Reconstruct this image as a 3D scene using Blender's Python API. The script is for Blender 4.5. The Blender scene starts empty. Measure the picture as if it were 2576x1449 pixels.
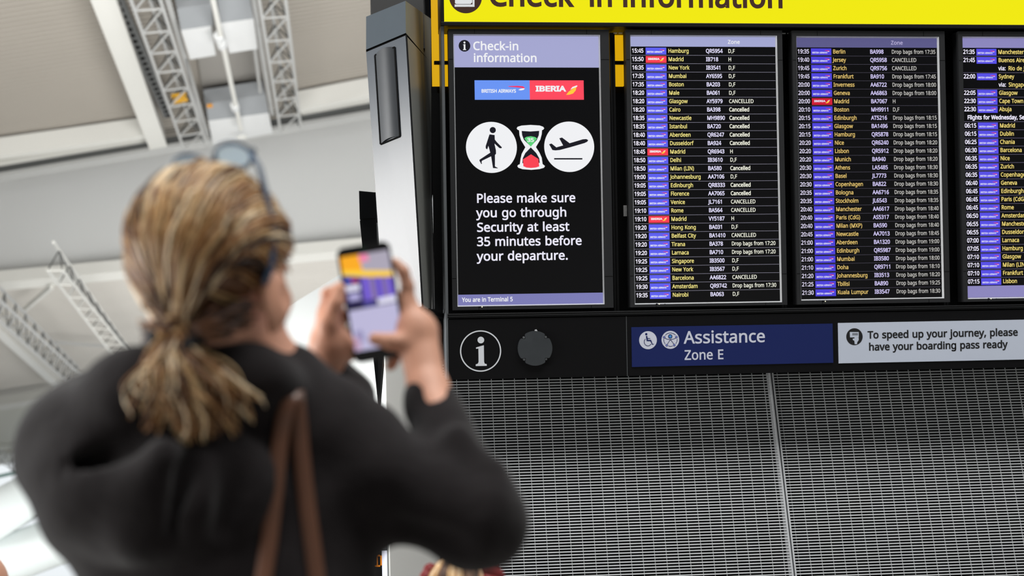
import bpy, bmesh, math, random
import numpy as np
from mathutils import Vector, Matrix
from mathutils.geometry import tessellate_polygon
random.seed(7); rng = np.random.default_rng(11)
sc = bpy.context.scene
# ------------------------------------------------------------------ camera
CX, CY, FPX = 1288.0, 724.5, 3578.0
CAM = Vector((0, 0, 0.95))
def cam_axes(yaw, pitch, roll):
    yaw, pitch, roll = map(math.radians, (yaw, pitch, roll))
    fw = Vector((math.sin(yaw)*math.cos(pitch), math.cos(yaw)*math.cos(pitch), math.sin(pitch)))
    r0 = Vector((math.cos(yaw), -math.sin(yaw), 0)); u0 = r0.cross(fw)
    c, s = math.cos(roll), math.sin(roll)
    return c*r0+s*u0, -(-s*r0+c*u0), fw
RT, DN, FW = cam_axes(6.61, 19.46, -3.06)
cd = bpy.data.cameras.new('camera'); co = bpy.data.objects.new('camera', cd); sc.collection.objects.link(co)
M = Matrix((RT, -DN, -FW)).transposed().to_4x4(); M.translation = CAM
co.matrix_world = M
cd.sensor_width = 36; cd.lens = FPX/2576*36; cd.clip_end = 2000
cd.dof.use_dof = True; cd.dof.focus_distance = 5.35; cd.dof.aperture_fstop = 2.6; cd.dof.aperture_blades = 0
sc.camera = co
# ------------------------------------------------------------------ light
sc.view_settings.view_transform = 'Standard'; sc.view_settings.look = 'None'
sc.view_settings.exposure = 0.0; sc.view_settings.gamma = 1.0
w = bpy.data.worlds.new('daylight'); sc.world = w; w.use_nodes = True
bg = w.node_tree.nodes['Background']; bg.inputs[0].default_value = (0.92, 0.97, 1.0, 1)
# the hall is bright towards its glazed end (ahead and to the left) and dim behind the photographer
wn, wl_ = w.node_tree.nodes, w.node_tree.links
tc_ = wn.new('ShaderNodeTexCoord'); dt_ = wn.new('ShaderNodeVectorMath'); dt_.operation = 'DOT_PRODUCT'; dt_.inputs[1].default_value = (-.30, .75, .30)
mr_ = wn.new('ShaderNodeMapRange'); mr_.interpolation_type = 'SMOOTHSTEP'
for k_, v_ in enumerate((-.30, .60, .08, .95)): mr_.inputs[1+k_].default_value = v_
wl_.new(tc_.outputs['Generated'], dt_.inputs[0]); wl_.new(dt_.outputs['Value'], mr_.inputs[0]); wl_.new(mr_.outputs[0], bg.inputs[1])
def area(name, loc, look, sx, sy, power, col):
    l = bpy.data.lights.new(name, 'AREA'); l.shape = 'RECTANGLE'; l.size = sx; l.size_y = sy; l.energy = power; l.color = col
    o = bpy.data.objects.new(name, l); sc.collection.objects.link(o); o.location = loc
    o.rotation_euler = (Vector(look)-Vector(loc)).to_track_quat('-Z', 'Y').to_euler(); return o
area('assumed_facade_light', (-15, 4, 1.65), (0, 3.8, 1.6), 14, 3.0, 2900, (1.0, 0.98, 0.95))  # assumed window light from the left, an unseen area lamp stands in for it
area('added_overhead_light', (1.5, -0.8, 9.0), (1.6, 5.4, 1.6), 8, 3.5, 900, (1.0, 0.99, 0.97))  # added unseen lamp above and behind the camera, lights the mesh panels
area('roof_fill', (2, 17, .5), (-3, 25, 20), 22, 14, 6200, (1.0, 0.985, 0.96))  # added unseen fill near the floor, brightens the upper roof
area('far_fill', (-2, 42, .5), (-10, 50, 20), 24, 24, 3000, (1.0, 0.985, 0.96))  # added unseen fill, brightens the lower bay beyond
sc.cycles.use_denoising = True; sc.cycles.max_bounces = 5; sc.cycles.diffuse_bounces = 3; sc.cycles.glossy_bounces = 2
sc.cycles.transmission_bounces = 3; sc.cycles.caustics_reflective = False; sc.cycles.caustics_refractive = False
sc.cycles.use_adaptive_sampling = True; sc.cycles.adaptive_threshold = 0.02
# ------------------------------------------------------------------ helpers
def ray(px, py): return RT*((px-CX)/FPX) + DN*((py-CY)/FPX) + FW
def P(px, py, d): return CAM + ray(px, py)*d                       # depth d along the view axis
def PY(px, py, Y): r = ray(px, py); return CAM + r*(Y/r.y)          # on the upright plane y = Y
def PL(px, py, p0, n, off=0.0):
    r = ray(px, py); return CAM + r*(((Vector(p0)+n*off)-CAM).dot(n)/r.dot(n))
def proj(p):
    q = Vector(p)-CAM; return CX+FPX*q.dot(RT)/q.dot(FW), CY+FPX*q.dot(DN)/q.dot(FW), q.dot(FW)
def lin(c):
    c = c/255.0; return c/12.92 if c <= .04045 else ((c+.055)/1.055)**2.4
MATS = {}
def mat(name, rgb, rough=.5, metal=0.0, emit=0.0, noise=0.0, scale=20.0, spec=.5, bump=0.0, coat=0.0, raw=False):
    if name in MATS: return MATS[name]
    m = bpy.data.materials.new(name); m.use_nodes = True; nt = m.node_tree; b = nt.nodes['Principled BSDF']
    c = tuple(rgb) if raw else tuple(lin(v) for v in rgb)
    b.inputs['Base Color'].default_value = (*c, 1); b.inputs['Roughness'].default_value = rough
    b.inputs['Metallic'].default_value = metal; b.inputs['Specular IOR Level'].default_value = spec
    if coat: b.inputs['Coat Weight'].default_value = coat; b.inputs['Coat Roughness'].default_value = .1
    if emit:
        b.inputs['Base Color'].default_value = (c[0]*.05, c[1]*.05, c[2]*.05, 1)
        b.inputs['Emission Color'].default_value = (*c, 1); b.inputs['Emission Strength'].default_value = emit
    if noise or bump:
        tc = nt.nodes.new('ShaderNodeTexCoord'); n = nt.nodes.new('ShaderNodeTexNoise')
        n.inputs['Scale'].default_value = scale; n.inputs['Detail'].default_value = 4
        nt.links.new(tc.outputs['Object'], n.inputs['Vector'])
        if noise and not emit:
            mx = nt.nodes.new('ShaderNodeMixRGB'); mx.blend_type = 'MIX'
            mx.inputs[1].default_value = (*[v*(1-noise) for v in c], 1); mx.inputs[2].default_value = (*[min(1, v*(1+noise)) for v in c], 1)
            nt.links.new(n.outputs['Fac'], mx.inputs[0]); nt.links.new(mx.outputs[0], b.inputs['Base Color'])
        if bump:
            bp = nt.nodes.new('ShaderNodeBump'); bp.inputs['Strength'].default_value = bump; bp.inputs['Distance'].default_value = .01
            nt.links.new(n.outputs['Fac'], bp.inputs['Height']); nt.links.new(bp.outputs[0], b.inputs['Normal'])
    MATS[name] = m; return m
class MB:
    """collects geometry for ONE mesh object"""
    def __init__(s): s.v = []; s.f = []; s.mi = []; s.mats = []
    def m(s, mt):
        if mt not in s.mats: s.mats.append(mt)
        return s.mats.index(mt)
    def add(s, vs, fs, mt):
        o = len(s.v); k = s.m(mt); s.v += [tuple(v) for v in vs]
        s.f += [tuple(i+o for i in f) for f in fs]; s.mi += [k]*len(fs); return s
    def box(s, lo, hi, mt):
        x0, y0, z0 = lo; x1, y1, z1 = hi
        return s.add([(x0,y0,z0),(x1,y0,z0),(x1,y1,z0),(x0,y1,z0),(x0,y0,z1),(x1,y0,z1),(x1,y1,z1),(x0,y1,z1)],
              [(0,3,2,1),(4,5,6,7),(0,1,5,4),(1,2,6,5),(2,3,7,6),(3,0,4,7)], mt)
    def beam(s, p, q, wd, ht, mt, up=(0,0,1)):
        p, q, up = Vector(p), Vector(q), Vector(up); d = (q-p).normalized(); a = d.cross(up).normalized()*wd/2; b = d.cross(a.normalized()).normalized()*ht/2
        vs = [p-a-b,p+a-b,p+a+b,p-a+b,q-a-b,q+a-b,q+a+b,q-a+b]
        return s.add(vs, [(0,3,2,1),(4,5,6,7),(0,1,5,4),(1,2,6,5),(2,3,7,6),(3,0,4,7)], mt)
    def quad(s, pts, mt): return s.add(pts, [tuple(range(len(pts)))], mt)
    def rect(s, x0, y0, x1, y1, z, mt): return s.quad([(x0,y0,z),(x1,y0,z),(x1,y1,z),(x0,y1,z)], mt)
    def poly(s, loops, z, mt, z2=None):
        ls = [[Vector((x, y, 0)) for x, y in l] for l in loops]; tr = tessellate_polygon(ls); fl = [p for l in ls for p in l]
        fs = []
        for t in tr:
            a, b, c = (fl[i] for i in t); fs.append(t if (b-a).cross(c-a).z > 0 else t[::-1])
        s.add([(p.x, p.y, z) for p in fl], fs, mt)
        if z2 is not None:
            s.add([(p.x, p.y, z2) for p in fl], [f[::-1] for f in fs], mt)
            for l in ls:
                n = len(l); s.add([(p.x,p.y,z) for p in l]+[(p.x,p.y,z2) for p in l], [(i,(i+1)%n,(i+1)%n+n,i+n) for i in range(n)], mt)
        return s
    def tube(s, path, rad, mt, n=8, flat=None, cap=True):
        path = [Vector(p) for p in path]; k = len(path); rs = rad if hasattr(rad, '__len__') else [rad]*k
        vs = []; ref = None
        for i, p in enumerate(path):
            t = (path[min(i+1,k-1)]-path[max(i-1,0)]); t = t.normalized() if t.length > 1e-9 else Vector((0,0,1))
            if ref is None: ref = Vector(flat) if flat is not None else (Vector((0,0,1)) if abs(t.z) < .9 else Vector((1,0,0)))
            a = (ref-t*ref.dot(t)).normalized(); b = t.cross(a); ref = a if flat is None else Vector(flat)
            for j in range(n):
                an = 2*math.pi*j/n; ra, rb = (rs[i] if hasattr(rs[i], '__len__') else (rs[i], rs[i]))
                vs.append(p+a*(math.cos(an)*ra)+b*(math.sin(an)*rb))
        fs = [(i*n+j, i*n+(j+1)%n, (i+1)*n+(j+1)%n, (i+1)*n+j) for i in range(k-1) for j in range(n)]
        if cap: fs += [tuple(range(n))[::-1], tuple((k-1)*n+j for j in range(n))]
        return s.add(vs, fs, mt)
    def disc(s, cx, cy, r, z, mt, n=40, ry=None, z2=None):
        return s.poly([[(cx+r*math.cos(2*math.pi*i/n), cy+(ry or r)*math.sin(2*math.pi*i/n)) for i in range(n)]], z, mt, z2)
    def ring(s, cx, cy, r0, r1, z, mt, n=48):
        vs = []; 
        for i in range(n):
            a = 2*math.pi*i/n; vs += [(cx+r0*math.cos(a), cy+r0*math.sin(a), z), (cx+r1*math.cos(a), cy+r1*math.sin(a), z)]
        return s.add(vs, [(2*i, 2*i+1, (2*i+3)%(2*n), (2*i+2)%(2*n)) for i in range(n)], mt)
    def stroke(s, pts, wd, z, mt):
        for (x0,y0),(x1,y1) in zip(pts[:-1], pts[1:]):
            d = math.hypot(x1-x0, y1-y0) or 1; nx, ny = -(y1-y0)/d*wd/2, (x1-x0)/d*wd/2; ex, ey = (x1-x0)/d*wd*.3, (y1-y0)/d*wd*.3
            s.quad([(x0-ex+nx,y0-ey+ny,z),(x0-ex-nx,y0-ey-ny,z),(x1+ex-nx,y1+ey-ny,z),(x1+ex+nx,y1+ey+ny,z)], mt)
        return s
    def build(s, name, parent=None, smooth=False, mw=None, bevel=0.0, kind=None):
        me = bpy.data.meshes.new(name); me.from_pydata(s.v, [], s.f)
        for m_ in s.mats: me.materials.append(m_)
        me.polygons.foreach_set('material_index', s.mi)
        if smooth: me.polygons.foreach_set('use_smooth', [True]*len(me.polygons))
        me.update(); o = bpy.data.objects.new(name, me); sc.collection.objects.link(o)
        if parent is not None: o.parent = parent
        elif mw is not None: o.matrix_world = mw
        if bevel:
            bv = o.modifiers.new('bevel', 'BEVEL'); bv.width = bevel; bv.segments = 2; bv.limit_method = 'ANGLE'
        if kind: o['kind'] = kind
        return o
def thing(name, label, cat, mw=None, group=None):
    o = bpy.data.objects.new(name, None); sc.collection.objects.link(o); o.empty_display_size = .1
    if mw is not None: o.matrix_world = mw
    return tag(o, label, cat, group)
def tag(o, label, cat, group=None):
    o['label'] = label; o['category'] = cat
    if group: o['group'] = group
    return o
def T(p): return Matrix.Translation(Vector(p))
# ------------------------------------------------------------------ lettering: glyph outlines in 1/1000 em
GLYPHS = {}
GDATA = """a450|231,437,299,428,347,403,376,358,385,293,385,0,334,0,320,61,317,61,279,22,234,-1,172,-8,136,-5,103,6,75,23,55,48,41,80,37,119,50,176,87,219,152,245,243,257,316,259,316,285,310,330,293,359,265,375,227,380,163,370,106,347,84,400,151,426|252,208,184,200,141,182,118,155,110,119,115,87,132,66,157,53,188,49,238,56,279,79,306,117,315,172,315,210;b493|139,461,138,410,135,373,139,373,161,398,189,419,226,432,272,437,344,423,401,381,437,312,449,215,444,147,427,91,400,48,365,17,322,-2,272,-8,226,-3,189,10,161,31,139,55,133,55,119,0,68,0,68,609,139,609|260,379,219,374,188,361,165,339,150,308,142,268,139,217,139,214,145,144,165,93,202,61,261,51,312,61,348,93,369,145,376,216,369,287,348,338,311,368;c385|241,-8,187,-2,139,15,99,45,69,87,50,143,44,213,51,284,71,342,102,385,142,415,191,432,245,438,309,431,358,415,337,356,292,370,244,376,204,371,172,358,148,335,131,303,120,263,117,213,120,166,131,126,148,94,172,71,202,58,240,53,302,60,351,78,351,15,304,-2;d493|221,-8,148,6,92,48,56,117,44,214,56,311,93,381,149,424,221,438,280,429,323,407,354,374,359,374,356,405,354,438,354,609,425,609,425,0,368,0,358,58,354,58,323,24,279,1|232,51,290,60,328,88,348,135,355,200,355,213,349,284,329,336,291,369,231,379,181,368,146,334,124,281,117,213,124,144,146,93,181,61;e452|234,438,286,432,329,414,364,385,390,346,406,299,411,244,411,201,117,201,127,137,154,90,197,62,254,52,327,60,392,82,392,20,327,-1,251,-8,194,-2,143,17,101,48,70,91,51,146,44,212,50,277,68,333,96,378,134,411,181,431|233,380,188,372,154,348,130,309,119,257,338,257,335,292,326,322,312,346,292,364,266,376;f276|266,375,158,375,158,0,87,0,87,375,12,375,12,408,87,432,87,457,92,507,104,547,124,577,152,597,186,609,227,613,274,609,310,599,292,544,262,552,228,556,197,550,175,532,162,502,158,458,158,430,266,430;g493|221,438,261,434,297,422,329,402,355,373,359,373,369,430,425,430,425,-7,420,-63,404,-109,378,-146,341,-172,293,-187,233,-192,147,-186,78,-165,78,-100,149,-125,237,-134,286,-126,324,-101,347,-63,355,-13,355,4,356,32,358,57,354,57,329,28,299,8,263,-4,221,-8,147,7,91,51,56,121,44,214,56,306,91,377,147,423|230,379,197,374,169,359,147,336,130,303,120,262,117,213,124,143,146,92,182,60,232,50,288,58,309,69,326,85,349,131,356,197,356,214,353,267,343,309,326,340,302,362,270,374;h496|139,431,138,399,135,370,140,370,174,407,221,429,273,437,321,433,360,421,391,400,413,370,426,330,431,280,431,0,361,0,361,275,355,321,338,353,308,372,265,379,222,374,189,360,166,338,150,308,142,269,139,222,139,0,68,0,68,609,139,609;i207|139,430,139,0,68,0,68,430|104,591,133,580,142,566,145,546,142,526,133,512,104,501,88,504,75,512,66,526,63,546,66,566,75,580,88,588;j207|18,-192,-18,-190,-44,-183,-44,-126,-19,-132,9,-134,32,-130,51,-120,64,-100,68,-67,68,430,139,430,139,-64,136,-101,126,-133,110,-159,87,-177,56,-189|63,546,66,566,75,580,88,588,104,591,133,580,142,566,145,546,142,526,133,512,104,501,88,504,75,512,66,526;k428|138,291,137,257,135,221,138,221,152,240,172,264,189,285,326,430,409,430,235,246,421,0,336,0,187,200,138,158,138,0,68,0,68,609,138,609;l207|139,0,68,0,68,609,139,609;m750|540,438,603,429,649,401,676,352,685,280,685,0,615,0,615,277,610,321,594,353,567,372,528,379,474,369,438,342,418,298,411,237,411,0,342,0,342,277,332,333,320,353,303,367,281,376,253,379,215,374,185,360,164,338,150,308,141,269,139,223,139,0,68,0,68,430,125,430,136,371,140,371,173,409,217,431,266,438,312,433,349,420,378,398,398,366,402,366,427,398,461,420,499,433;n496|275,438,343,429,391,401,421,352,431,280,431,0,361,0,361,275,355,321,338,353,308,372,265,379,204,368,166,338,146,289,139,223,139,0,68,0,68,430,125,430,136,371,140,371,175,409,222,431;o485|442,216,438,165,428,121,411,82,388,51,359,25,324,7,285,-4,241,-8,200,-4,163,7,129,25,100,51,77,82,59,121,48,165,44,216,50,282,68,336,97,380,137,412,186,431,244,438,299,431,347,412,387,380,417,336,436,282|117,216,120,169,130,128,147,95,172,71,203,56,243,51,282,56,314,71,339,95,356,128,366,169,369,216,365,263,355,303,338,335,314,359,282,374,242,379,185,368,147,335,124,284;p493|273,438,344,424,401,383,437,313,449,216,444,148,427,93,401,49,365,17,322,-2,272,-8,213,1,170,24,139,55,134,55,137,20,139,-16,139,-192,68,-192,68,430,126,430,136,371,139,371,170,405,213,429|260,379,221,374,190,362,167,342,152,313,142,275,139,229,139,216,142,167,150,126,165,93,188,70,220,55,261,51,297,56,326,72,348,98,364,131,373,171,376,217,369,283,348,334,311,367;q493|354,-9,355,25,358,58,354,58,332,32,303,11,266,-3,219,-8,148,6,93,48,56,117,44,214,50,282,67,338,93,381,129,413,172,432,221,438,267,433,304,419,333,397,355,371,358,371,369,430,425,430,425,-192,354,-192|233,51,272,55,304,67,327,87,342,116,352,153,355,199,355,213,348,285,328,337,290,369,231,379,181,368,145,334,124,281,117,213,124,145,146,93,182,61;r331|269,438,295,437,319,433,310,368,287,372,264,374,217,363,176,334,149,289,139,229,139,0,68,0,68,430,126,430,134,351,137,351,170,395,214,426,240,435;s384|348,119,343,80,327,49,302,24,268,6,226,-4,176,-8,99,-1,42,19,42,83,104,60,178,49,224,53,256,66,274,86,280,112,271,141,239,167,174,196,103,228,76,245,57,266,45,292,41,324,52,372,85,408,137,430,202,438,275,430,339,409,315,353,258,372,197,380,159,377,131,366,114,350,108,328,119,298,154,274,219,246,289,215,314,197,333,176,344,150;t289|212,50,245,53,272,59,272,5,240,-4,200,-8,167,-5,138,4,112,20,91,44,78,79,74,125,74,375,13,375,13,409,75,437,103,528,144,528,144,430,269,430,269,375,144,375,144,127,149,93,163,69,185,54;u496|427,430,427,0,370,0,359,57,356,57,321,20,273,-1,220,-8,173,-4,134,8,103,29,81,59,68,99,63,148,63,430,135,430,135,153,141,108,158,76,188,57,230,51,273,55,306,69,330,91,345,121,354,160,357,206,357,430;v407|163,0,0,430,75,430,167,176,180,137,193,96,201,63,204,63,214,96,227,138,241,176,332,430,407,430,244,0;w630|346,243,336,276,328,308,321,335,316,357,313,357,308,335,302,307,294,275,284,242,207,1,127,1,9,431,82,431,141,201,153,154,163,109,169,73,172,73,178,97,185,128,193,160,201,188,277,431,354,431,428,188,440,149,451,109,457,74,460,74,466,108,477,153,489,201,549,431,621,431,502,1,419,1;x424|170,220,22,430,102,430,213,268,322,430,402,430,253,220,410,0,330,0,213,172,94,0,14,0;y409|1,430,76,430,169,185,184,144,196,105,205,68,209,68,224,121,245,186,333,430,409,430,224,-59,188,-130,165,-156,138,-176,106,-188,67,-192,34,-190,9,-186,9,-130,30,-133,56,-135,99,-126,130,-99,152,-59,174,-2;z377|346,0,31,0,31,47,262,375,45,375,45,430,340,430,340,377,112,55,346,55;A512|437,0,368,177,141,177,73,0,0,0,224,575,289,575,512,0|282,415,274,438,263,473,255,500,247,468,238,438,230,415,165,241,346,241;B521|241,573,336,565,404,541,445,497,459,431,456,399,446,371,431,347,409,328,382,313,350,304,350,300,415,279,441,261,461,236,474,203,478,163,472,115,454,74,425,42,385,19,337,5,279,0,78,0,78,573|256,329,318,335,357,352,377,382,384,423,376,463,351,490,308,506,245,511,150,511,150,329|150,269,150,61,265,61,330,68,371,91,394,125,401,168,398,197,388,221,370,241,344,256,307,266,260,269;C507|323,517,280,513,241,502,206,482,178,456,155,423,139,383,129,337,125,286,131,220,147,164,175,117,213,83,262,62,322,55,394,62,460,78,460,15,393,-2,312,-8,232,1,166,28,115,72,78,131,56,203,49,287,53,349,67,406,89,456,120,499,159,534,206,559,261,575,324,581,409,572,482,547,453,486,394,508;D585|536,292,528,203,501,131,457,74,399,33,325,8,237,0,78,0,78,573,254,573,335,565,404,540,460,501,502,446,528,377|460,289,454,359,435,415,404,457,361,487,308,505,244,511,150,511,150,62,228,62,329,76,402,119,446,190;E446|398,0,78,0,78,573,398,573,398,509,150,509,150,330,383,330,383,268,150,268,150,63,398,63;F416|150,0,78,0,78,573,398,573,398,509,150,509,150,306,383,306,383,243,150,243;G584|326,302,524,302,524,22,431,-1,323,-8,241,1,173,28,120,71,81,130,57,202,49,286,58,370,84,442,127,500,186,544,259,571,346,581,437,572,516,547,489,484,421,508,342,517,278,510,225,489,181,455,150,409,131,353,124,286,130,222,146,166,175,119,216,84,270,62,340,55,404,59,452,68,452,238,326,238;H594|516,0,443,0,443,267,150,267,150,0,78,0,78,573,150,573,150,330,443,330,443,573,516,573;I272|239,0,32,0,32,42,99,57,99,515,32,531,32,573,239,573,239,531,172,515,172,57,239,42;J219|-3,-152,-37,-150,-63,-142,-63,-81,-35,-87,-5,-89,33,-81,50,-70,63,-53,71,-29,74,3,74,573,146,573,146,9,141,-42,128,-82,105,-113,75,-135,39,-148;K496|496,0,411,0,209,273,150,222,150,0,78,0,78,573,150,573,150,290,199,345,249,399,403,573,488,573,261,323;L420|78,0,78,573,150,573,150,64,400,64,400,0;M727|330,0,142,502,139,502,142,461,144,407,144,347,144,0,78,0,78,573,184,573,361,103,364,103,544,573,650,573,650,0,578,0,578,352,579,408,581,460,584,501,581,501,390,0;N609|532,0,447,0,141,476,138,476,141,432,143,378,144,320,144,0,78,0,78,573,161,573,467,99,470,99,468,137,466,193,464,249,464,573,532,573;O626|577,287,573,224,561,166,540,116,510,73,473,38,428,13,375,-3,314,-8,251,-3,196,13,151,39,114,73,85,116,65,167,53,224,49,288,56,370,78,442,114,500,166,545,232,572,314,581,393,572,459,545,510,501,547,442,570,370|125,287,130,220,145,163,171,117,207,83,255,62,314,55,373,62,420,83,456,117,481,163,496,220,501,287,490,384,456,457,398,503,314,518,255,511,207,490,171,457,145,411,130,354;P485|229,573,326,562,393,528,431,475,444,404,433,336,417,306,395,278,364,255,324,238,275,227,216,223,150,223,150,0,78,0,78,573|223,511,150,511,150,285,208,285,258,288,298,296,330,311,352,334,365,363,370,401,361,449,334,484,289,504;Q626|577,287,573,221,559,160,535,108,503,64,461,30,411,6,548,-136,444,-136,334,-7,324,-8,314,-8,251,-3,196,13,151,39,114,73,85,116,65,167,53,224,49,288,56,370,78,442,114,500,166,545,232,572,314,581,393,572,459,545,510,501,547,442,570,370|125,287,130,220,145,163,171,117,207,83,255,62,314,55,373,62,420,83,456,117,481,163,496,220,501,287,490,384,456,457,398,503,314,518,255,511,207,490,171,457,145,411,130,354;R499|236,573,301,568,353,555,393,532,422,500,439,460,444,410,440,368,427,334,408,306,385,285,330,257,487,0,403,0,264,237,150,237,150,0,78,0,78,573|232,510,150,510,150,298,236,298,296,304,338,325,362,359,370,407,366,440,355,467,336,486,310,500,275,507;S440|403,153,396,106,378,66,348,35,307,11,257,-3,198,-8,137,-5,83,4,41,19,41,88,113,65,201,55,240,57,273,66,298,79,316,98,327,120,330,147,327,173,318,194,302,213,277,230,196,265,131,294,85,330,57,375,48,435,54,477,71,513,99,542,136,563,180,576,231,581,318,572,389,549,366,487,302,508,229,517,196,515,169,507,148,494,133,478,124,457,121,434,124,407,133,386,149,367,172,351,246,318,332,279,362,255,385,228,398,194;T446|259,0,187,0,187,509,8,509,8,573,437,573,437,509,259,509;U586|513,202,507,146,489,95,459,52,416,20,360,-1,290,-8,196,7,128,50,86,118,72,204,72,573,144,573,144,201,154,139,182,93,228,64,294,55,342,59,379,73,407,96,427,126,438,161,442,202,442,573,513,573;V481|481,573,277,0,204,0,0,573,75,573,204,205,220,160,231,119,241,80,250,119,262,161,277,207,405,573;W746|735,573,583,0,510,0,399,375,389,410,380,443,373,471,370,488,367,471,361,443,352,409,342,373,234,0,161,0,10,573,85,573,174,223,183,186,190,151,196,118,201,87,206,119,213,154,222,191,232,227,333,573,407,573,512,225,523,187,532,151,538,117,544,87,550,129,560,175,572,224,660,573;X470|467,0,385,0,233,249,79,0,3,0,193,298,15,573,95,573,236,348,377,573,453,573,276,300;Y454|227,291,376,573,454,573,263,222,263,0,191,0,191,219,0,573,79,573;Z459|427,0,30,0,30,55,332,508,40,508,40,573,419,573,419,518,118,64,427,64;0459|419,287,409,163,395,112,376,70,349,37,316,12,276,-3,229,-8,170,1,122,27,86,70,60,129,44,201,39,287,44,373,58,446,83,504,119,547,167,573,229,581,287,573,335,547,372,504,399,446,414,373|110,287,113,215,121,156,137,111,159,78,190,59,229,52,268,59,298,78,320,110,336,156,345,215,348,287,345,359,336,417,320,463,298,495,268,515,229,521,190,515,159,495,137,463,121,417,113,359;1459|285,0,216,0,216,400,216,439,217,470,219,499,196,477,169,455,108,405,71,452,226,573,285,573;2459|417,0,38,0,38,59,188,210,261,287,306,353,318,387,322,424,315,466,294,496,261,514,221,520,181,517,147,506,83,466,45,513,94,548,153,572,221,581,270,576,313,562,347,540,372,510,388,472,394,428,389,385,375,344,353,305,324,267,247,185,128,67,128,64,417,64;3459|395,439,392,403,381,372,363,347,340,326,310,311,277,302,277,298,337,283,379,255,405,214,413,163,407,116,390,74,360,40,318,14,263,-3,193,-8,110,-1,36,23,36,89,114,61,194,51,260,59,305,81,331,117,339,164,335,197,320,223,297,242,265,255,226,263,179,265,123,265,123,326,180,326,223,329,259,339,286,356,307,377,319,404,323,434,316,471,295,498,262,516,219,521,164,515,117,498,75,473,39,521,73,544,115,563,163,576,218,581,296,571,352,540,384,495;4459|443,130,359,130,359,0,291,0,291,130,17,130,17,190,286,576,359,576,359,193,443,193|291,374,291,412,293,444,294,474,295,500,292,500,276,468,257,438,86,193,291,193;5459|221,351,275,346,322,331,361,307,389,274,407,232,413,183,407,128,387,81,356,43,314,15,261,-2,199,-8,116,0,51,23,51,90,121,62,200,52,239,55,274,65,302,82,323,106,336,137,341,176,332,225,306,262,262,284,197,292,146,288,99,280,64,302,86,573,373,573,373,508,146,508,132,342,169,348;6459|44,245,51,342,75,433,95,474,121,510,155,539,196,562,246,576,306,581,344,579,377,573,377,513,344,520,308,523,257,518,216,504,183,483,158,454,139,419,127,380,115,291,119,291,150,326,194,350,255,358,302,353,342,338,375,313,400,279,416,236,421,184,415,129,399,82,372,44,336,15,291,-2,239,-8,199,-4,163,7,130,26,101,54,77,89,59,133,48,185|238,51,284,59,320,84,343,125,351,184,344,233,324,271,289,295,241,303,205,299,175,287,150,270,131,248,119,223,115,198,123,146,146,99,185,64,210,55;7459|109,0,344,508,35,508,35,573,419,573,419,518,187,0;8459|229,581,276,577,318,565,352,546,378,519,395,485,400,443,396,411,385,383,346,338,291,303,355,265,381,242,401,216,414,185,419,148,413,104,395,65,367,34,330,11,284,-3,231,-8,174,-3,126,10,89,33,61,63,45,101,39,146,43,183,56,214,75,241,99,264,158,299,107,336,71,383,61,411,58,444,63,485,80,518,107,545,141,565,182,577|108,145,116,107,138,76,176,55,229,48,281,55,319,76,342,108,350,148,346,174,335,197,293,235,229,265,217,270,157,237,121,197,111,173|228,524,188,518,155,502,134,476,127,441,130,414,141,391,179,357,232,330,282,357,317,392,327,414,330,441,323,476,302,502,270,518;9459|417,328,410,231,387,139,366,99,340,63,306,33,265,11,214,-3,154,-8,117,-6,82,0,82,60,115,53,152,50,204,54,245,68,278,90,303,118,322,153,334,192,346,281,341,281,310,247,266,223,204,214,158,219,118,235,85,260,61,294,45,336,40,387,46,443,63,491,90,529,127,557,171,575,223,581,262,577,299,565,332,545,361,518,384,483,402,439,413,388|223,521,178,513,142,488,118,447,110,388,117,339,137,301,171,277,220,269,256,273,286,285,311,303,330,325,342,349,346,374,338,426,315,474,277,508,252,518;:215|58,43,61,69,72,85,88,94,107,97,126,94,142,85,153,69,157,43,153,18,142,2,126,-8,107,-11,88,-8,72,2,61,18|58,387,61,412,72,429,88,438,107,441,126,438,142,429,153,412,157,387,153,362,142,345,126,335,107,332,88,335,72,345,61,362;,215|154,84,136,23,111,-42,85,-103,33,-103,49,-38,63,31,73,93,148,93;.215|58,43,61,69,72,85,88,94,107,97,126,94,142,85,153,69,157,43,153,18,142,2,126,-8,107,-11,88,-8,72,2,61,18;(241|32,220,35,285,45,348,60,409,83,468,113,522,150,573,217,573,167,493,132,407,111,315,103,221,107,159,116,98,132,38,154,-20,182,-75,216,-127,150,-127,113,-77,83,-24,60,34,45,94,35,156;)241|209,220,205,156,196,94,180,34,158,-24,128,-77,91,-127,25,-127,59,-75,87,-20,108,38,124,98,134,159,137,221,134,283,124,346,108,406,87,465,59,521,24,573,91,573,128,522,158,468,180,409,196,348,205,285;-258|32,184,32,246,226,246,226,184"""
for g in GDATA.split(';'):
    h, *ps = g[1:].split('|'); loops = []
    for p in ps:
        q = list(map(int, p.split(','))); loops.append([(q[i]/1000, q[i+1]/1000) for i in range(0, len(q), 2)])
    GLYPHS[g[0]] = (int(h)/1000, loops)
CAPH = max(y for x, y in GLYPHS['H'][1][0])
_gc = {}
def sarea(l): return sum(l[i-1][0]*l[i][1]-l[i][0]*l[i-1][1] for i in range(len(l)))/2
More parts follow.
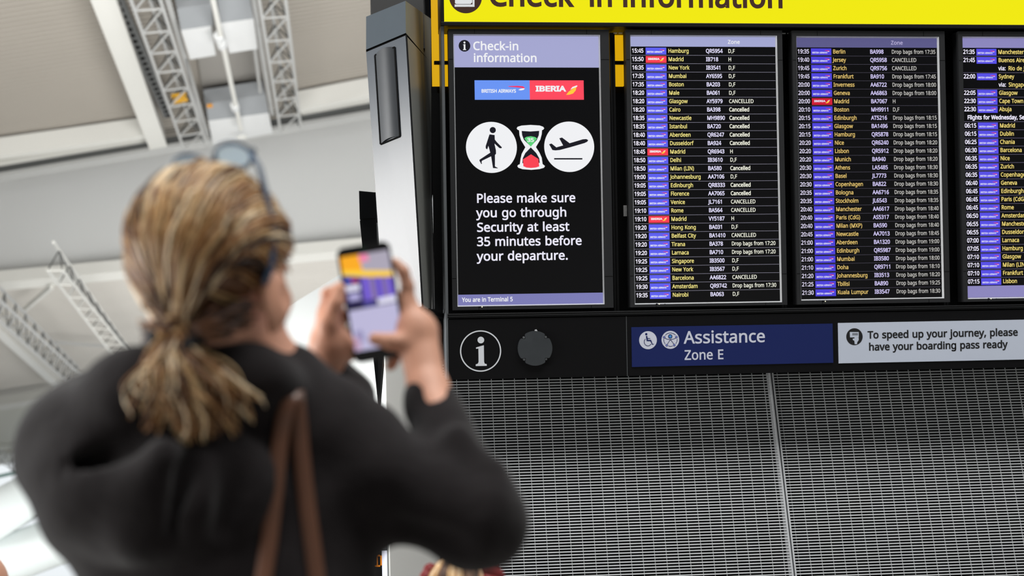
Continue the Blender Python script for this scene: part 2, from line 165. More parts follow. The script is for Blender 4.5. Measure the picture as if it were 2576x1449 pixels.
def glyph(c, bold):
    k = (c, bold)
    if k in _gc: return _gc[k]
    adv, loops = GLYPHS[c]; sg = 1 if sarea(max(loops, key=lambda l: abs(sarea(l)))) > 0 else -1; out = []
    for l in loops:
        n = len(l); r = []
        for i in range(n):
            (x0,y0),(x1,y1),(x2,y2) = l[i-1], l[i], l[(i+1)%n]
            d1 = math.hypot(x1-x0,y1-y0) or 1e-6; d2 = math.hypot(x2-x1,y2-y1) or 1e-6
            n1 = ((y1-y0)/d1, -(x1-x0)/d1); n2 = ((y2-y1)/d2, -(x2-x1)/d2)
            mx, my = n1[0]+n2[0], n1[1]+n2[1]; L = max(mx*mx+my*my, .6); r.append((x1+sg*bold*2*mx/L, y1+sg*bold*2*my/L))
        out.append((l, r))
    outer = [o for o in out if sarea(o[0])*sg > 0]; holes = [o for o in out if sarea(o[0])*sg <= 0]; V, Fc = [], []
    def inside(p, l):
        c_ = False
        for i in range(len(l)):
            (xa, ya), (xb, yb) = l[i-1], l[i]
            if (ya > p[1]) != (yb > p[1]) and p[0] < (xb-xa)*(p[1]-ya)/(yb-ya)+xa: c_ = not c_
        return c_
    for ol, orr in outer:
        hs = [h for h in holes if inside(h[0][0], ol)]
        for kb, kh in ((1, 1), (1, .6), (1, .3), (1, 0), (.7, .5), (.7, 0), (.4, 0), (0, 0)):      # thicken only as far as the outline stays clean
            ls = [[(a[0]+(b[0]-a[0])*kb, a[1]+(b[1]-a[1])*kb) for a, b in zip(ol, orr)]]+[[(a[0]+(b[0]-a[0])*kh, a[1]+(b[1]-a[1])*kh) for a, b in zip(h, r)] for h, r in hs]
            v = [Vector((x, y, 0)) for l in ls for x, y in l]; t = tessellate_polygon([[Vector((x, y, 0)) for x, y in l] for l in ls])
            want = abs(sarea(ls[0]))-sum(abs(sarea(l)) for l in ls[1:]); got = sum(abs((v[b]-v[a]).cross(v[c]-v[a]).z)/2 for a, b, c in t)
            if abs(want-got) < .05*want: break
        sh_ = bold*(1-kb)*.75                           # what is left of the weight comes from slightly shifted copies
        for dx, dy in (((sh_, sh_), (-sh_, sh_), (sh_, -sh_), (-sh_, -sh_)) if kb < 1 else ((0, 0),)):
            o_ = len(V); V += [p+Vector((dx, dy, 0)) for p in v]
            for a in t:
                p, q, s_ = (v[i] for i in a); Fc.append(tuple(i+o_ for i in (a if (q-p).cross(s_-p).z > 0 else a[::-1])))
    _gc[k] = (adv, [(p.x, p.y) for p in V], Fc); return _gc[k]
def text(mb, s, x, y, cap, z, mt, width=None, bold=.012, wx=1.0, slant=0.0, track=0.0):
    """writes s with its baseline start at (x, y); cap = capital height; returns the end x"""
    sz = cap/CAPH; nat = sum((.26 if c == ' ' else GLYPHS[c][0])+track for c in s)*sz
    if width: wx = width/nat
    cx = x
    for c in s:
        if c == ' ': cx += (.26+track)*sz*wx; continue
        adv, v, f = glyph(c, bold); mb.add([(cx+(a+slant*b)*sz*wx, y+b*sz, z) for a, b in v], f, mt); cx += (adv+track)*sz*wx
    return cx
# ------------------------------------------------------------------ common materials
m_black = mat('black_powder_coat', (13, 14, 16), .5, noise=.15, scale=30, spec=.22)
m_bezel = mat('dark_grey_bezel', (38, 39, 41), .5, noise=.08, scale=40, spec=.25)
m_trim = mat('brushed_aluminium', (205, 207, 210), .4, metal=.15, noise=.08, scale=60)
m_dark = mat('matte_black', (7, 7, 8), .8, noise=.1, spec=.1)
m_yel = mat('amber_panel_added_glow', (238, 182, 14), .5, emit=.8)  # plain panel, no lamp: its brightness is put in as glow
m_screen = mat('screen_glass', (10, 10, 13), .25, spec=.25, noise=.05)
m_white = mat('white_vinyl', (232, 235, 240), .5, noise=.03)
m_silver = mat('silver_grey_paint', (64, 72, 82), .2, metal=0.0, noise=.06, scale=12)
m_steel = mat('dull_steel', (120, 124, 128), .4, metal=.7, noise=.1, scale=25)
def em(name, rgb, k=1.0): return mat(name, rgb, .4, emit=k, spec=.2)
# ------------------------------------------------------------------ setting: floor, rear walls
m_floor = mat('pale_terrazzo', (150, 148, 144), .4, noise=.08, scale=3)
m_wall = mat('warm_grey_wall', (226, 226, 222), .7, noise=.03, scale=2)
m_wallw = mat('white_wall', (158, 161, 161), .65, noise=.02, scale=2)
m_dk = mat('dark_back_wall', (6, 6, 7), .9, noise=.2, scale=40, spec=.05)
MB().box((-70, -25, -.2), (60, 130, 0), m_floor).build('floor', kind='structure')
WY = 5.44                                   # front face of the steel mesh cladding
xg0 = PY(1107, 960, WY).x
MB().box((xg0, WY+.16, 0), (4.6, WY+.40, 5.2), m_dk).build('wall_back', kind='structure')
xw0 = PY(972, 1000, 6.6).x
MB().box((xw0, 6.6, 0), (3.2, 6.8, 3.6), m_wall).build('wall_rear', kind='structure')
# white sloping bulkhead left of the pylon
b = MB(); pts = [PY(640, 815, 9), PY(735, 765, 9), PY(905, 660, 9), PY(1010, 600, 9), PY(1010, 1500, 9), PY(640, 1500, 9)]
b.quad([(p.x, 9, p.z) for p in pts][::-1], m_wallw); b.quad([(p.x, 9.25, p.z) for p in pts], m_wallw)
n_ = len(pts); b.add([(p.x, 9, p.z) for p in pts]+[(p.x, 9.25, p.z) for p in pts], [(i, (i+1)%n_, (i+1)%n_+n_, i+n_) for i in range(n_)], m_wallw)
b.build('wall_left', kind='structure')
# ------------------------------------------------------------------ steel mesh cladding panels below the board
m_mesh = mat('galvanised_mesh', (200, 203, 206), .45, metal=.25, noise=.06, scale=30)
def grille(x0, x1, z0, z1, label):
    t = thing('mesh_panel', label, 'wall panel', T((x0, WY, z0)), 'mesh panels under the board')
    b = MB(); W_, H_ = x1-x0, z1-z0; pitch = .01165; n = int(H_/pitch)
    for i in range(n):
        z = (i+.5)*pitch; b.add([(0,0,z-.0024),(W_,0,z-.0024),(W_,0,z+.0024),(0,0,z+.0024),(0,.005,z-.0012),(W_,.005,z-.0012),(W_,.005,z+.0012),(0,.005,z+.0012)],
              [(0,1,2,3),(0,4,5,1),(3,2,6,7),(4,7,6,5)], m_mesh)
    b.build('slat_field', t)
    b = MB(); x = .02
    while x < W_-.01:
        b.box((x-.0010, .0052, 0), (x+.0010, .009, H_), m_mesh); x += .0463
    b.build('wire_field', t)
    b = MB()
    for xx in (-.004, W_-.002): MB().box((xx, -.004, 0), (xx+.006, .04, H_), m_mesh).build('edge_strip', t)
    return t
xs1 = PY(1936.5, 950, WY).x; xs2 = PY(1945, 950, WY).x
grille(xg0, xs1, .25, 3.3, 'fine steel mesh panel under the round information symbol, left of the seam')
grille(xs2, 4.4, .25, 3.3, 'fine steel mesh panel under the white notice, right of the seam')
# ------------------------------------------------------------------ the tilted board frame of reference
TILT = math.radians(18.79); BO = Vector((.3581, 4.733, .95+2.728))
BU = Vector((1, 0, 0)); BV = Vector((0, -math.sin(TILT), math.cos(TILT))); BN = BU.cross(BV)
MBD = Matrix((BU, BV, BN)).transposed().to_4x4(); MBD.translation = BO
def uv(px, py, n=0.0):
    p = PL(px, py, BO, BN, n)-BO; return p.dot(BU), p.dot(BV)
def bd(name, label, cat, group=None): return thing(name, label, cat, MBD, group)
UR = 2.85                                   # the board runs on past the right edge of the photo
# carcass behind the screens
t = bd('screen_rack', 'black steel rack carrying the departure screens, yellow panel showing in its gaps', 'frame')
u0, _ = uv(1113, 400); um, vy = uv(1572, 214, -.16); ub, vb = uv(1130, 955); _, vtop = uv(1500, -60)
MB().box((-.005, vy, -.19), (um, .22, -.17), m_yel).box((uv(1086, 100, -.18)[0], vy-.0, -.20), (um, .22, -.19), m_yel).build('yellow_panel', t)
b = MB(); b.box((um, vy, -.19), (UR, .1, -.17), m_dark); b.box((uv(1086, 300, -.18)[0], -1.2, -.19), (UR, vy-.03, -.17), m_black)
b.box((-.03, -1.2, -.30), (UR, .0, -.22), m_dark); b.build('back_panel', t)
b = MB()
for px in (1118.5,): 
    uu = uv(px, 430)[0]; b.box((uu-.0065, vb, -.13), (uu+.0065, .02, .0), m_steel)
b.build('end_post', t, bevel=.003)
for px in (1559, 1985, 2397):
    uu = uv(px, 780)[0]; MB().box((uu-.010, -1.1, -.13), (uu+.010, .0, -.06), m_black).box((uu-.002, -1.1, -.0599), (uu+.002, -.02, -.0585), m_dark).build('upright', t, bevel=.002)
for px, py in ((1112, 92), (1548, 83), (1561, 83), (1972, 84), (1986, 84)):
    a = uv(px, py, -.05); MB().box((a[0]-.007, a[1]-.0015, -.06), (a[0]+.007, a[1]+.0015, -.05), m_trim).build('fixing_clip', t)
for px in (1112, 1555):
    a = uv(px, 157, -.1); MB().box((a[0]-.03, a[1]-.006, -.12), (a[0]+.045, a[1]+.006, -.10), m_dark).build('cross_rail', t)
# ------------------------------------------------------------------ display screens
S_W, S_H = .6163, 1.065; S_U = (0, .6819, 1.338, 2.0101)
def bezel_mesh(t, gx0, gx1, gy0, gy1):
    """outer frame and inner chamfer; returns nothing. glass at n = -.012"""
    lo = [(0,-S_H),(S_W,-S_H),(S_W,0),(0,0)]; li = [(gx0,gy1),(gx1,gy1),(gx1,gy0),(gx0,gy0)]
    b = MB(); vs = [(x,y,0) for x,y in lo]+[(x,y,0) for x,y in li]+[(x,y,-.055) for x,y in lo]
    b.add(vs, [(i,(i+1)%4,(i+1)%4+4,i+4) for i in range(4)]+[(i,i+8,(i+1)%4+8,(i+1)%4) for i in range(4)]+[(11,10,9,8)], m_bezel)
    # hairline joints of the moulded frame
    for y in (-.115, -.115-.83): b.box((.001, y-.0008, .0001), (gx0-.003, y+.0008, .0006), m_dark); b.box((gx1+.003, y-.0008, .0001), (S_W-.001, y+.0008, .0006), m_dark)
    for x in (.10, .53): b.box((x-.0008, gy0+.003, .0001), (x+.0008, -.001, .0006), m_dark); b.box((x-.0008, -S_H+.001, .0001), (x+.0008, gy1-.003, .0006), m_dark)
    b.build('bezel', t)
    c = .0045; li2 = [(gx0+c,gy1+c),(gx1-c,gy1+c),(gx1-c,gy0-c),(gx0+c,gy0-c)]
    b = MB(); b.add([(x,y,.0003) for x,y in li]+[(x,y,-.011) for x,y in li2], [(i,(i+1)%4,(i+1)%4+4,i+4) for i in range(4)], m_trim); b.build('inner_trim', t)
    MB().box((.035, -S_H+.03, -.15), (S_W-.035, -.03, -.055), m_dark).build('housing', t, bevel=.01)
    x0 = .112
    MB().disc(x0, -S_H+.011, .0022, .0008, em('indicator_glow', (255, 250, 215), 1.2), 12).build('indicator_light', t)
    for dx_, r_ in ((-.010, .004), (.022, .0018)): MB().disc(x0+dx_, -S_H+.011, r_, .0006, m_dark, 12, ry=.0028*r_/.004).build('sensor_window', t)
    return MB().rect(gx0+c*.5, gy1+c*.5, gx1-c*.5, gy0-c*.5, -.0105, m_screen).build('screen', t)
def loc(i, px, py): a = uv(px, py); return a[0]-S_U[i], a[1]
Z1, Z2, Z3 = -.0102, -.0099, -.0096
def scr(i, label): return thing('display_screen', label, 'screen', MBD @ T((S_U[i], 0, 0)), 'departure screens on the board')
e_white = em('lit_white', (236, 237, 240)); e_ink = em('lit_ink', (22, 22, 32))
e_bluebig = em('lit_logo_blue', (104, 146, 240)); e_redbig = em('lit_logo_red', (250, 72, 92)); e_gold = em('lit_gold', (250, 200, 60))
e_lilac = em('lit_lilac', (162, 164, 205)); e_ribred = em('lit_ribbon_red', (240, 50, 95))
def ba_mark(b, x, y, w_, h_, bgm, z, wm, big=False):
    """lower left corner x, y"""
    b.rect(x, y, x+w_, y+h_, z, bgm); z2 = z+.0003
    text(b, 'BRITISH AIRWAYS', x+w_*.12 if big else x+w_*.06, y+h_*.37 if big else y+h_*.26, h_*(.165 if big else .23), z2, wm, width=w_*(.63 if big else .74), bold=.03)
    X = lambda a: x+w_*a; Y = lambda a: y+h_*a; r0 = .60 if big else .66
    top = [(X(r0), Y(.70)), (X(.78), Y(.715)), (X(.88), Y(.69)), (X(.91), Y(.62))]; bot = [(X(.90), Y(.55)), (X(.86), Y(.61)), (X(.76), Y(.64)), (X(r0+.03), Y(.665))]
    b.poly([top+bot], z2, e_ribred)
    b.poly([[(X(.79), Y(.50)), (X(.83), Y(.565)), (X(.895), Y(.60)), (X(.91), Y(.57)), (X(.89), Y(.51)), (X(.84), Y(.48))]], z2, wm)
def ib_mark(b, x, y, w_, h_, bgm, z, wm, big=False):
    b.rect(x, y, x+w_, y+h_, z, bgm); z2 = z+.0003
    text(b, 'IBERIA', x+w_*.11, y+h_*.44, h_*.26, z2, wm, width=w_*.55, bold=.045)
    X = lambda a: x+w_*a; Y = lambda a: y+h_*a
    b.poly([[(X(.67), Y(.25)), (X(.72), Y(.42)), (X(.80), Y(.58)), (X(.865), Y(.66)), (X(.85), Y(.48)), (X(.80), Y(.32)), (X(.73), Y(.26))]], z2, e_gold)
    b.poly([[(X(.75), Y(.52)), (X(.79), Y(.66)), (X(.87), Y(.74)), (X(.885), Y(.72)), (X(.87), Y(.66)), (X(.81), Y(.60))]], z2, wm)
# --- first screen: check-in information
t = scr(0, 'leftmost screen with walking figure, hourglass and departing plane pictograms')
gx0, gy0 = loc(0, 1140, 86); gx1, gy1 = loc(0, 1521, 774); gy1 = loc(0, 1300, 769)[1]
s = bezel_mesh(t, gx0, gx1, gy0, gy1)
L0 = lambda px, py: loc(0, px, py); s1 = L0(1301, 0)[0]-L0(1300, 0)[0]
x0, y0 = L0(1141.5, 88.5); x1, y1 = L0(1518.5, 169)
b = MB(); b.rect(x0, y1, x1, y0, Z1, e_lilac)
cx, cy = L0(1169, 114); b.disc(cx, cy, 14.6*s1, Z2, e_ink)
def i_mark(b, cx, cy, h, z, mt):     # the serifed letter i of an information symbol, h = its full height
    b.disc(cx, cy+h*.39, h*.115, z, mt, 24); q = lambda a, c: (cx+a*h, cy+c*h)
    b.poly([[q(-.17,.14), q(.10,.21), q(.10,-.36), q(.12,-.42), q(.19,-.44), q(.19,-.5), q(-.19,-.5), q(-.19,-.44), q(-.12,-.42), q(-.09,-.36), q(-.09,.10), q(-.17,.09)]], z, mt)
i_mark(b, cx, cy, 21*s1, Z3, e_white)
text(b, 'Check-in', *L0(1190, 124.5), 20.5*s1, Z2, e_white, width=116*s1, bold=.016)
text(b, 'information', *L0(1191, 154.5), 20.5*s1, Z2, e_white, width=161*s1, bold=.016)
b.build('header_band', s)
b = MB(); xa, ya = L0(1195, 250); xm, yt = L0(1333, 201); xb = L0(1470, 250)[0]
ba_mark(b, xa, ya, xm-xa, yt-ya, e_bluebig, Z1, e_white, True); ib_mark(b, xm, ya, xb-xm, yt-ya, e_redbig, Z1, e_white, True); b.build('airline_logo', s)
# walking figure
q = lambda pts: [L0(1100+x/3.622, 280+y/3.622) for x, y in pts]
b = MB(); cx, cy = L0(1237, 370); b.disc(cx, cy, 63.8*s1, Z1, e_white, 64)
hx, hy = q([(508, 168)])[0]; b.disc(hx, hy, 28/3.622*s1, Z2, e_ink)
b.poly([q([(478,207),(525,213),(527,255),(545,278),(592,326),(585,335),(568,332),(525,292),(525,300),(537,352),(538,385),(528,395),(528,500),(555,514),(553,517),(510,515),(493,408),(410,448),(405,462),(410,472),(404,480),(386,447),(388,438),(485,374),(468,312),(457,345),(444,335),(443,315)])], Z2, e_ink)
b.build('walking_pictogram', s)
b = MB(); wl = 3.622
b.poly([q([(726,152),(735,138),(770,127),(851,121),(935,126),(968,138),(978,151),(968,165),(958,168),(955,205),(942,255),(902,323),(935,375),(955,420),(963,478),(985,496),(975,512),(935,524),(860,531),(780,525),(742,512),(732,497),(742,484),(755,480),(762,430),(772,385),(805,325),(766,260),(752,215),(748,170),(735,165)])], Z1, e_white)
b.poly([q([(772,176),(850,181),(932,175),(928,215),(910,258),(855,318),(793,258),(776,215)])], Z2, e_ink)
b.poly([q([(855,326),(905,378),(932,425),(937,468),(778,470),(782,425),(805,378)])], Z2, e_ink)
b.poly([q([(796,243),(815,230),(855,224),(893,231),(912,244),(880,290),(855,319),(828,290)])], Z3, em('lit_green', (92, 208, 120)))
text(b, '35', *q([(822, 275)])[0], 33/wl*s1, Z3+.0003, e_white, width=62/wl*s1, bold=.03)
b.poly([q([(857,389),(925,432),(932,500),(900,510),(857,514),(815,510),(787,498),(784,435)])], Z3, em('lit_red', (246, 66, 82)))
b.build('hourglass_pictogram', s)
b = MB(); cx, cy = L0(1433, 368.5); b.disc(cx, cy, 63.4*s1, Z1, e_white, 64)
b.poly([q([(1022,297),(1045,291),(1088,326),(1150,308),(1115,243),(1140,236),(1210,288),(1330,252),(1362,250),(1380,260),(1370,275),(1345,287),(1215,325),(1120,350),(1080,354),(1052,350)])], Z2, e_ink)
b.poly([q([(1068,424),(1326,424),(1326,437),(1068,437)])], Z2, e_ink); b.build('plane_pictogram', s)
b = MB()
for k, (ln, wd, py, ex) in enumerate((('Please make sure', 250.5, 509.5, 1198.5), ('you go through', 228, 546, 1199), ('Security at least', 233, 582.5, 1200), ('35 minutes before', 265, 618.5, 1200), ('your departure.', 230, 655.5, 1200.5))):
    text(b, ln, *L0(ex, py), 21.8*s1, Z2, em('lit_pale', (232, 230, 245)), width=wd*s1, bold=.018)
b.build('message_text', s)
b = MB(); x0, y0 = L0(1153, 741.5); x1, y1 = L0(1530, 764); b.rect(x0, y1+.001, x1, y0, Z1, em('lit_violet', (122, 122, 178)))
text(b, 'You are in Terminal 5', *L0(1163, 759.5), 10.3*s1, Z2, e_white, width=127*s1, bold=.022); b.build('footer_band', s)
# --- flight screens
def rows(i, label, g, data, r1, r30, cols, zone, cl, foot=None, nslots=30):
    """r1, r30: pixel of first and last row centre at the time column; cols: pixel x at row one for time, logo left, logo right, city, code, status, right end"""
    t = scr(i, label); L = lambda px, py: loc(i, px, py); (ax, ay), (bx, by) = g
    gx0, gy0 = L(ax, ay); gx1 = L(bx, 300)[0]; gy1 = L(ax+200, by)[1]; s = bezel_mesh(t, gx0, gx1, gy0, gy1)
    p1 = L(ax+101, 0)[0]-L(ax+100, 0)[0]; c = [L(x, r1)[0] for x in cols]; va = L(cols[0]+12, r1)[1]; vb_ = L(cols[0]+24, r30)[1]; st = (va-vb_)/(nslots-1)
    x0, y0 = L(ax+2, ay+2.5); b = MB(); yh = va+st*.5+.001
    b.rect(gx0+.003, yh, gx1-.004, gy0-.004, Z1, cl['head'])
    if zone: text(b, 'Zone', L(zone[0], zone[1])[0], L(zone[0], zone[1])[1], 9.3*p1, Z2, cl['zone'], bold=.012, width=zone[2]*p1)
    b.build('header_band', s)
    tm, lg, ct, cdx, stt, ru = MB(), MB(), MB(), MB(), MB(), MB(); cap = 9.6*p1
    for k in range(nslots):
        r = data[k]; y = va-st*k; yb = y-cap*.42
        last = k == nslots-1; nxt = data[k+1] if not last else None
        if r[0] == 'note': text(tm, r[1], c[0]+.012, yb, cap, Z2, cl['time'], wx=.87, bold=.03)
        elif r[0] == 'via':
            e = text(stt, 'via:', c[3], yb, cap, Z2, cl['time'], wx=.87, bold=.02); text(ct, r[1], e+.01, yb, cap, Z2, cl['city'], wx=.87, bold=.016)
        else:
            text(tm, r[0], c[0], yb, cap*1.03, Z2, cl['time'], width=29.5*p1, bold=.022)
            if r[1] == 'I': ib_mark(lg, c[1], y-st*.40, c[2]-c[1], st*.80, cl['red'], Z1, cl['logo'])
            else: ba_mark(lg, c[1], y-st*.41, c[2]-c[1], st*.82, cl['blue'], Z1, cl['logo'])
            text(ct, r[2], c[3], yb, cap, Z2, cl['city'], wx=.87, bold=.016)
            if r[3]: text(cdx, r[3], c[4], yb, cap, Z2, cl['code'], wx=.865, bold=.024)
            if r[4]: text(stt, r[4], c[5], yb, cap*.98, Z2, cl['stat'], wx=(.815 if r[4].startswith('Drop') else .865), bold=.014 if not r[4] == 'Cancelled' else .024)
        if not last and nxt[0] not in ('via', 'note'): ru.rect(gx0+.003, y-st*.5-.00055*cl.get('rw', 1), gx1-.005, y-st*.5+.00055*cl.get('rw', 1), Z1, cl['rule'])
    tm.build('time_text', s); lg.build('airline_logo', s); ct.build('destination_text', s); ru.build('row_rule', s); stt.build('status_text', s)
    if cdx.v: cdx.build('flight_number_text', s)
    if foot:
        b = MB(); b.rect(gx0+.003, gy1+.005, gx1-.004, vb_-st*.5-.0, Z1, cl['head']); b.build('footer_band', s)
    return t
def D(z): return 'Drop bags from '+z
A2 = """15:45 Hamburg/QR5954/D,F
15:50 *Madrid/IB718/H
16:35 New York/IB3541/D,F
17:35 Mumbai/AY6595/D,F
17:35 Boston/BA203/D,F
18:20 Male/BA061/D,F
18:20 Glasgow/AY5979/CANCELLED
18:20 Cairo/BA398/Cancelled
18:35 Newcastle/MH9890/Cancelled
18:35 Istanbul/BA720/Cancelled
18:40 Aberdeen/QR6247/Cancelled
18:40 Dusseldorf/BA924/Cancelled
18:45 *Madrid/QR6943/H
18:50 Delhi/IB3610/D,F
18:50 Milan (LIN)/BA580/Cancelled
19:00 Johannesburg/AA7106/D,F
19:05 Edinburgh/QR8333/Cancelled
19:05 Florence/AA7065/Cancelled
19:05 Venice/JL7161/CANCELLED
19:10 Rome/BA564/CANCELLED
19:10 *Madrid/VY5187/H
19:20 Hong Kong/BA031/D,F
19:20 Belfast City/BA1410/CANCELLED
19:20 Tirana/BA378/@17:20
19:20 Larnaca/BA710/@17:20
19:25 Singapore/IB3500/D,F
19:25 New York/IB3567/D,F
19:25 Barcelona/AA6822/CANCELLED
19:30 Amsterdam/QR9742/@17:30
19:35 Nairobi/BA063/D,F"""
A3 = """19:35 Berlin/BA998/@17:35
19:40 Jersey/QR5958/CANCELLED
19:45 Zurich/QR9756/CANCELLED
19:45 Frankfurt/BA910/@17:45
20:00 Inverness/AA6722/@18:00
20:00 Geneva/AA6863/@18:00
20:00 *Madrid/BA7067/H
20:10 Boston/MH9911/D,F
20:15 Edinburgh/AT5216/@18:15
20:15 Glasgow/BA1496/@18:15
20:15 Hamburg/QR5878/@18:15
20:20 Nice/QR6240/@18:20
20:20 Lisbon/QR5912/@18:20
20:20 Munich/BA940/@18:20
20:30 Athens/LA5485/@18:30
20:30 Basel/JL7773/@18:30
20:30 Copenhagen/BA822/@18:30
20:35 Bologna/AA6716/@18:35
20:35 Stockholm/JL6543/@18:35
20:40 Manchester/AA6617/@18:40
20:40 Paris (CdG)/AS5317/@18:40
20:40 Milan (MXP)/BA590/@18:40
20:45 Newcastle/AA7013/@18:45
21:00 Aberdeen/BA1320/@19:00
21:00 Edinburgh/QR5987/@19:00
21:00 Mumbai/IB3580/@18:00
21:10 Doha/QR9711/@18:10
21:20 Johannesburg/IB3513/@18:20
21:25 Tbilisi/BA890/@19:25
21:30 Kuala Lumpur/IB3547/@18:30"""
A4 = """21:35 Manchester
21:45 Buenos Aires
via Rio de Janeiro
22:00 Sydney
via Singapore
22:05 Glasgow
22:30 Cape Town
22:30 Abuja
note Flights for Wednesday, September
06:15 Madrid
06:15 Dublin
06:25 Chania
06:30 Barcelona
06:35 Nice
06:35 Zurich
06:35 Copenhagen
06:40 Geneva
06:45 Edinburgh
06:45 Paris (CdG)
06:45 Rome
06:50 Amsterdam
06:55 Manchester
06:55 Dusseldorf
07:00 Larnaca
07:05 Hamburg
07:10 Glasgow
07:10 Milan (LIN)
07:10 Frankfurt
07:15 Lisbon"""
def parse(a):
    out = []
    for l in a.split('\n'):
        h, r = l.split(' ', 1)
        if h in ('via', 'note'): out.append((h, r)); continue
        p = (r.split('/')+['', ''])[:3]; lg = 'I' if p[0][0] == '*' else 'B'
        out.append((h, lg, p[0].lstrip('*'), p[1], D(p[2][1:]) if p[2][:1] == '@' else p[2]))
    return out
cl2 = dict(head=em('lit_lilac_two', (160, 164, 206)), zone=e_white, time=em('lit_time', (244, 240, 255)), city=em('lit_city', (240, 226, 135)), code=em('lit_code', (226, 222, 250)),
           stat=em('lit_status', (238, 238, 222)), rule=em('lit_rule', (150, 147, 165)), blue=em('lit_row_blue', (92, 94, 236)), red=em('lit_row_red', (244, 62, 80)), logo=e_white, wx=1.0)
cl3 = dict(head=em('dim_lilac', (90, 88, 134)), zone=em('dim_zone', (180, 172, 212)), time=em('dim_time', (212, 206, 230)), city=em('dim_city', (222, 190, 110)), code=em('dim_code', (205, 196, 240)),
           stat=em('dim_status', (188, 186, 182)), rule=em('dim_rule', (92, 88, 104)), blue=em('dim_row_blue', (76, 66, 216)), red=em('dim_row_red', (204, 26, 52)), logo=em('dim_logo', (222, 220, 240)), wx=1.0, rw=.8)
cl4 = dict(cl3, head=em('mid_lilac', (138, 133, 186)), time=em('mid_time', (240, 236, 255)), city=em('mid_city', (238, 215, 120)), rule=em('mid_rule', (118, 112, 140)), blue=em('mid_row_blue', (86, 78, 226)), rw=1)
rows(1, 'second screen from the left, bright flight list from 15:45 to 19:35', ((1585, 88), (1958.5, 763)), parse(A2), 127, 743.5, (1590.5, 1625.5, 1677.5, 1682, 1777, 1833, 1957), (1832.5, 109, 31), cl2)
rows(2, 'third screen from the left, dimmer flight list from 19:35 to 21:30', ((2003, 91), (2366, 753)), parse(A3), 129, 737, (2008, 2042, 2093.5, 2097, 2190.5, 2245, 2364), (2243.5, 111, 30.5), cl3)
rows(3, 'rightmost screen, cut by the photo edge, with lists for two days and a lilac footer', ((2421, 92), (2784, 749)), parse(A4), 130, 709, (2425.5, 2459, 2509.5, 2513.5, 2607, 2660, 2780), None, cl4, foot=True, nslots=29)
# ------------------------------------------------------------------ yellow sign over the screens
m_ysign = mat('backlit_yellow', (240, 232, 18), .4, emit=.97, spec=.08)
m_brown = mat('dark_brown_print', (58, 26, 10), .5, noise=.05)
t = bd('overhead_sign', 'backlit yellow check-in information sign above the departure screens', 'sign')
a0, c0 = uv(1117, 56); fr = uv(1112, 66)[1]; TOPV = c0+.40
MB().box((a0, c0, -.02), (UR, TOPV-.02, .012), m_ysign).build('light_panel', t)
b = MB(); x0 = uv(1108, 60)[0]
b.box((x0, fr, -.16), (UR, c0, .014), m_black); b.box((x0, c0, -.16), (a0, TOPV, .014), m_black); b.box((x0, TOPV-.02, -.16), (UR, TOPV, .014), m_black); b.box((a0, c0, -.16), (UR, TOPV-.02, -.10), m_black); b.build('frame', t, bevel=.002)
b = MB(); sg = uv(1301, 20)[0]-uv(1300, 20)[0]
text(b, 'Check', *uv(1228, 16), 57*sg, .0128, m_brown, width=213*sg, bold=.022); text(b, '-in', *uv(1455, 17), 57*sg, .0128, m_brown, width=88*sg, bold=.022)
text(b, 'information', *uv(1562, 18), 57*sg, .0128, m_brown, width=420*sg, bold=.022); b.build('lettering', t)
b = MB(); cx, cy = uv(1170.5, -6); b.disc(cx, cy, 41*sg, .0126, m_brown, 48)
q = lambda px, py: uv(px, py)
b.poly([[q(1144, 10), q(1148, 12), q(1183, 12), q(1187, 8), q(1187, -40), q(1144, -40)]], .0130, m_white); b.poly([[q(1143, 13), q(1188, 13), q(1188, -36), q(1193, -36), q(1193, 19), q(1143, 19)]], .0130, m_white); b.build('pictogram', t)
# ------------------------------------------------------------------ fascia under the screens
us, vs_ = uv(1577, 870); u0 = uv(1127, 870)[0]; vt = uv(1500, 797)[1]; vb = uv(1400, 950)[1]
m_fas = mat('satin_black_panel', (12, 12, 14), .45, noise=.06, scale=15, spec=.15)
m_print = mat('pale_grey_print', (214, 218, 224), .5, noise=.02)
t = bd('fascia_panel', 'black panel with a white circled information letter and a round metal plate', 'panel', 'black panels under the screens')
b = MB(); b.box((u0, vb, -.14), (us-.0012, vt, 0), m_fas); b.build('panel', t, bevel=.0015)
b = MB(); s9 = uv(1210, 880)[0]-uv(1209, 880)[0]; cx, cy = uv(1209, 883); b.ring(cx, cy, 48.7*s9, 51.8*s9, .0012, m_print, 72); i_mark(b, cx+1*s9, cy-1*s9, 73*s9, .0012, m_print); b.build('information_symbol', t)
m_plate = mat('dull_grey_plate', (70, 74, 78), .32, metal=.55, noise=.15, scale=25)
b = MB(); cx, cy = uv(1345, 876); R_ = 43.5*s9; ol = []
for i in range(96):
    a = 2*math.pi*i/96; d = min(abs((a-k+math.pi) % (2*math.pi)-math.pi) for k in (math.radians(45), math.radians(135), math.radians(225), math.radians(315)))
    r = R_*(1-.20*max(0, 1-(d/.15)**2)); ol.append((cx+r*math.cos(a), cy+r*math.sin(a)))
b.poly([ol], .016, m_plate, 0.0); pl = b.build('cover_plate', t, bevel=.002)
for k in (45, 135, 225, 315):
    a = math.radians(k); MB().disc(cx+R_*.90*math.cos(a), cy+R_*.90*math.sin(a), .0042, .012, m_steel, 14, z2=.0).build('screw', pl)
MB().poly([[(cx+.002, cy+R_-.004), (cx+.012, cy+R_-.003), (cx+.007, cy+R_+.006), (cx+.001, cy+R_+.004)]], .010, m_trim, .0).build('lug', pl)
t = bd('fascia_panel', 'long black panel behind the blue and the white notices', 'panel', 'black panels under the screens')
MB().box((us+.0012, vb, -.14), (UR, vt, 0), m_fas).build('panel', t, bevel=.0015)
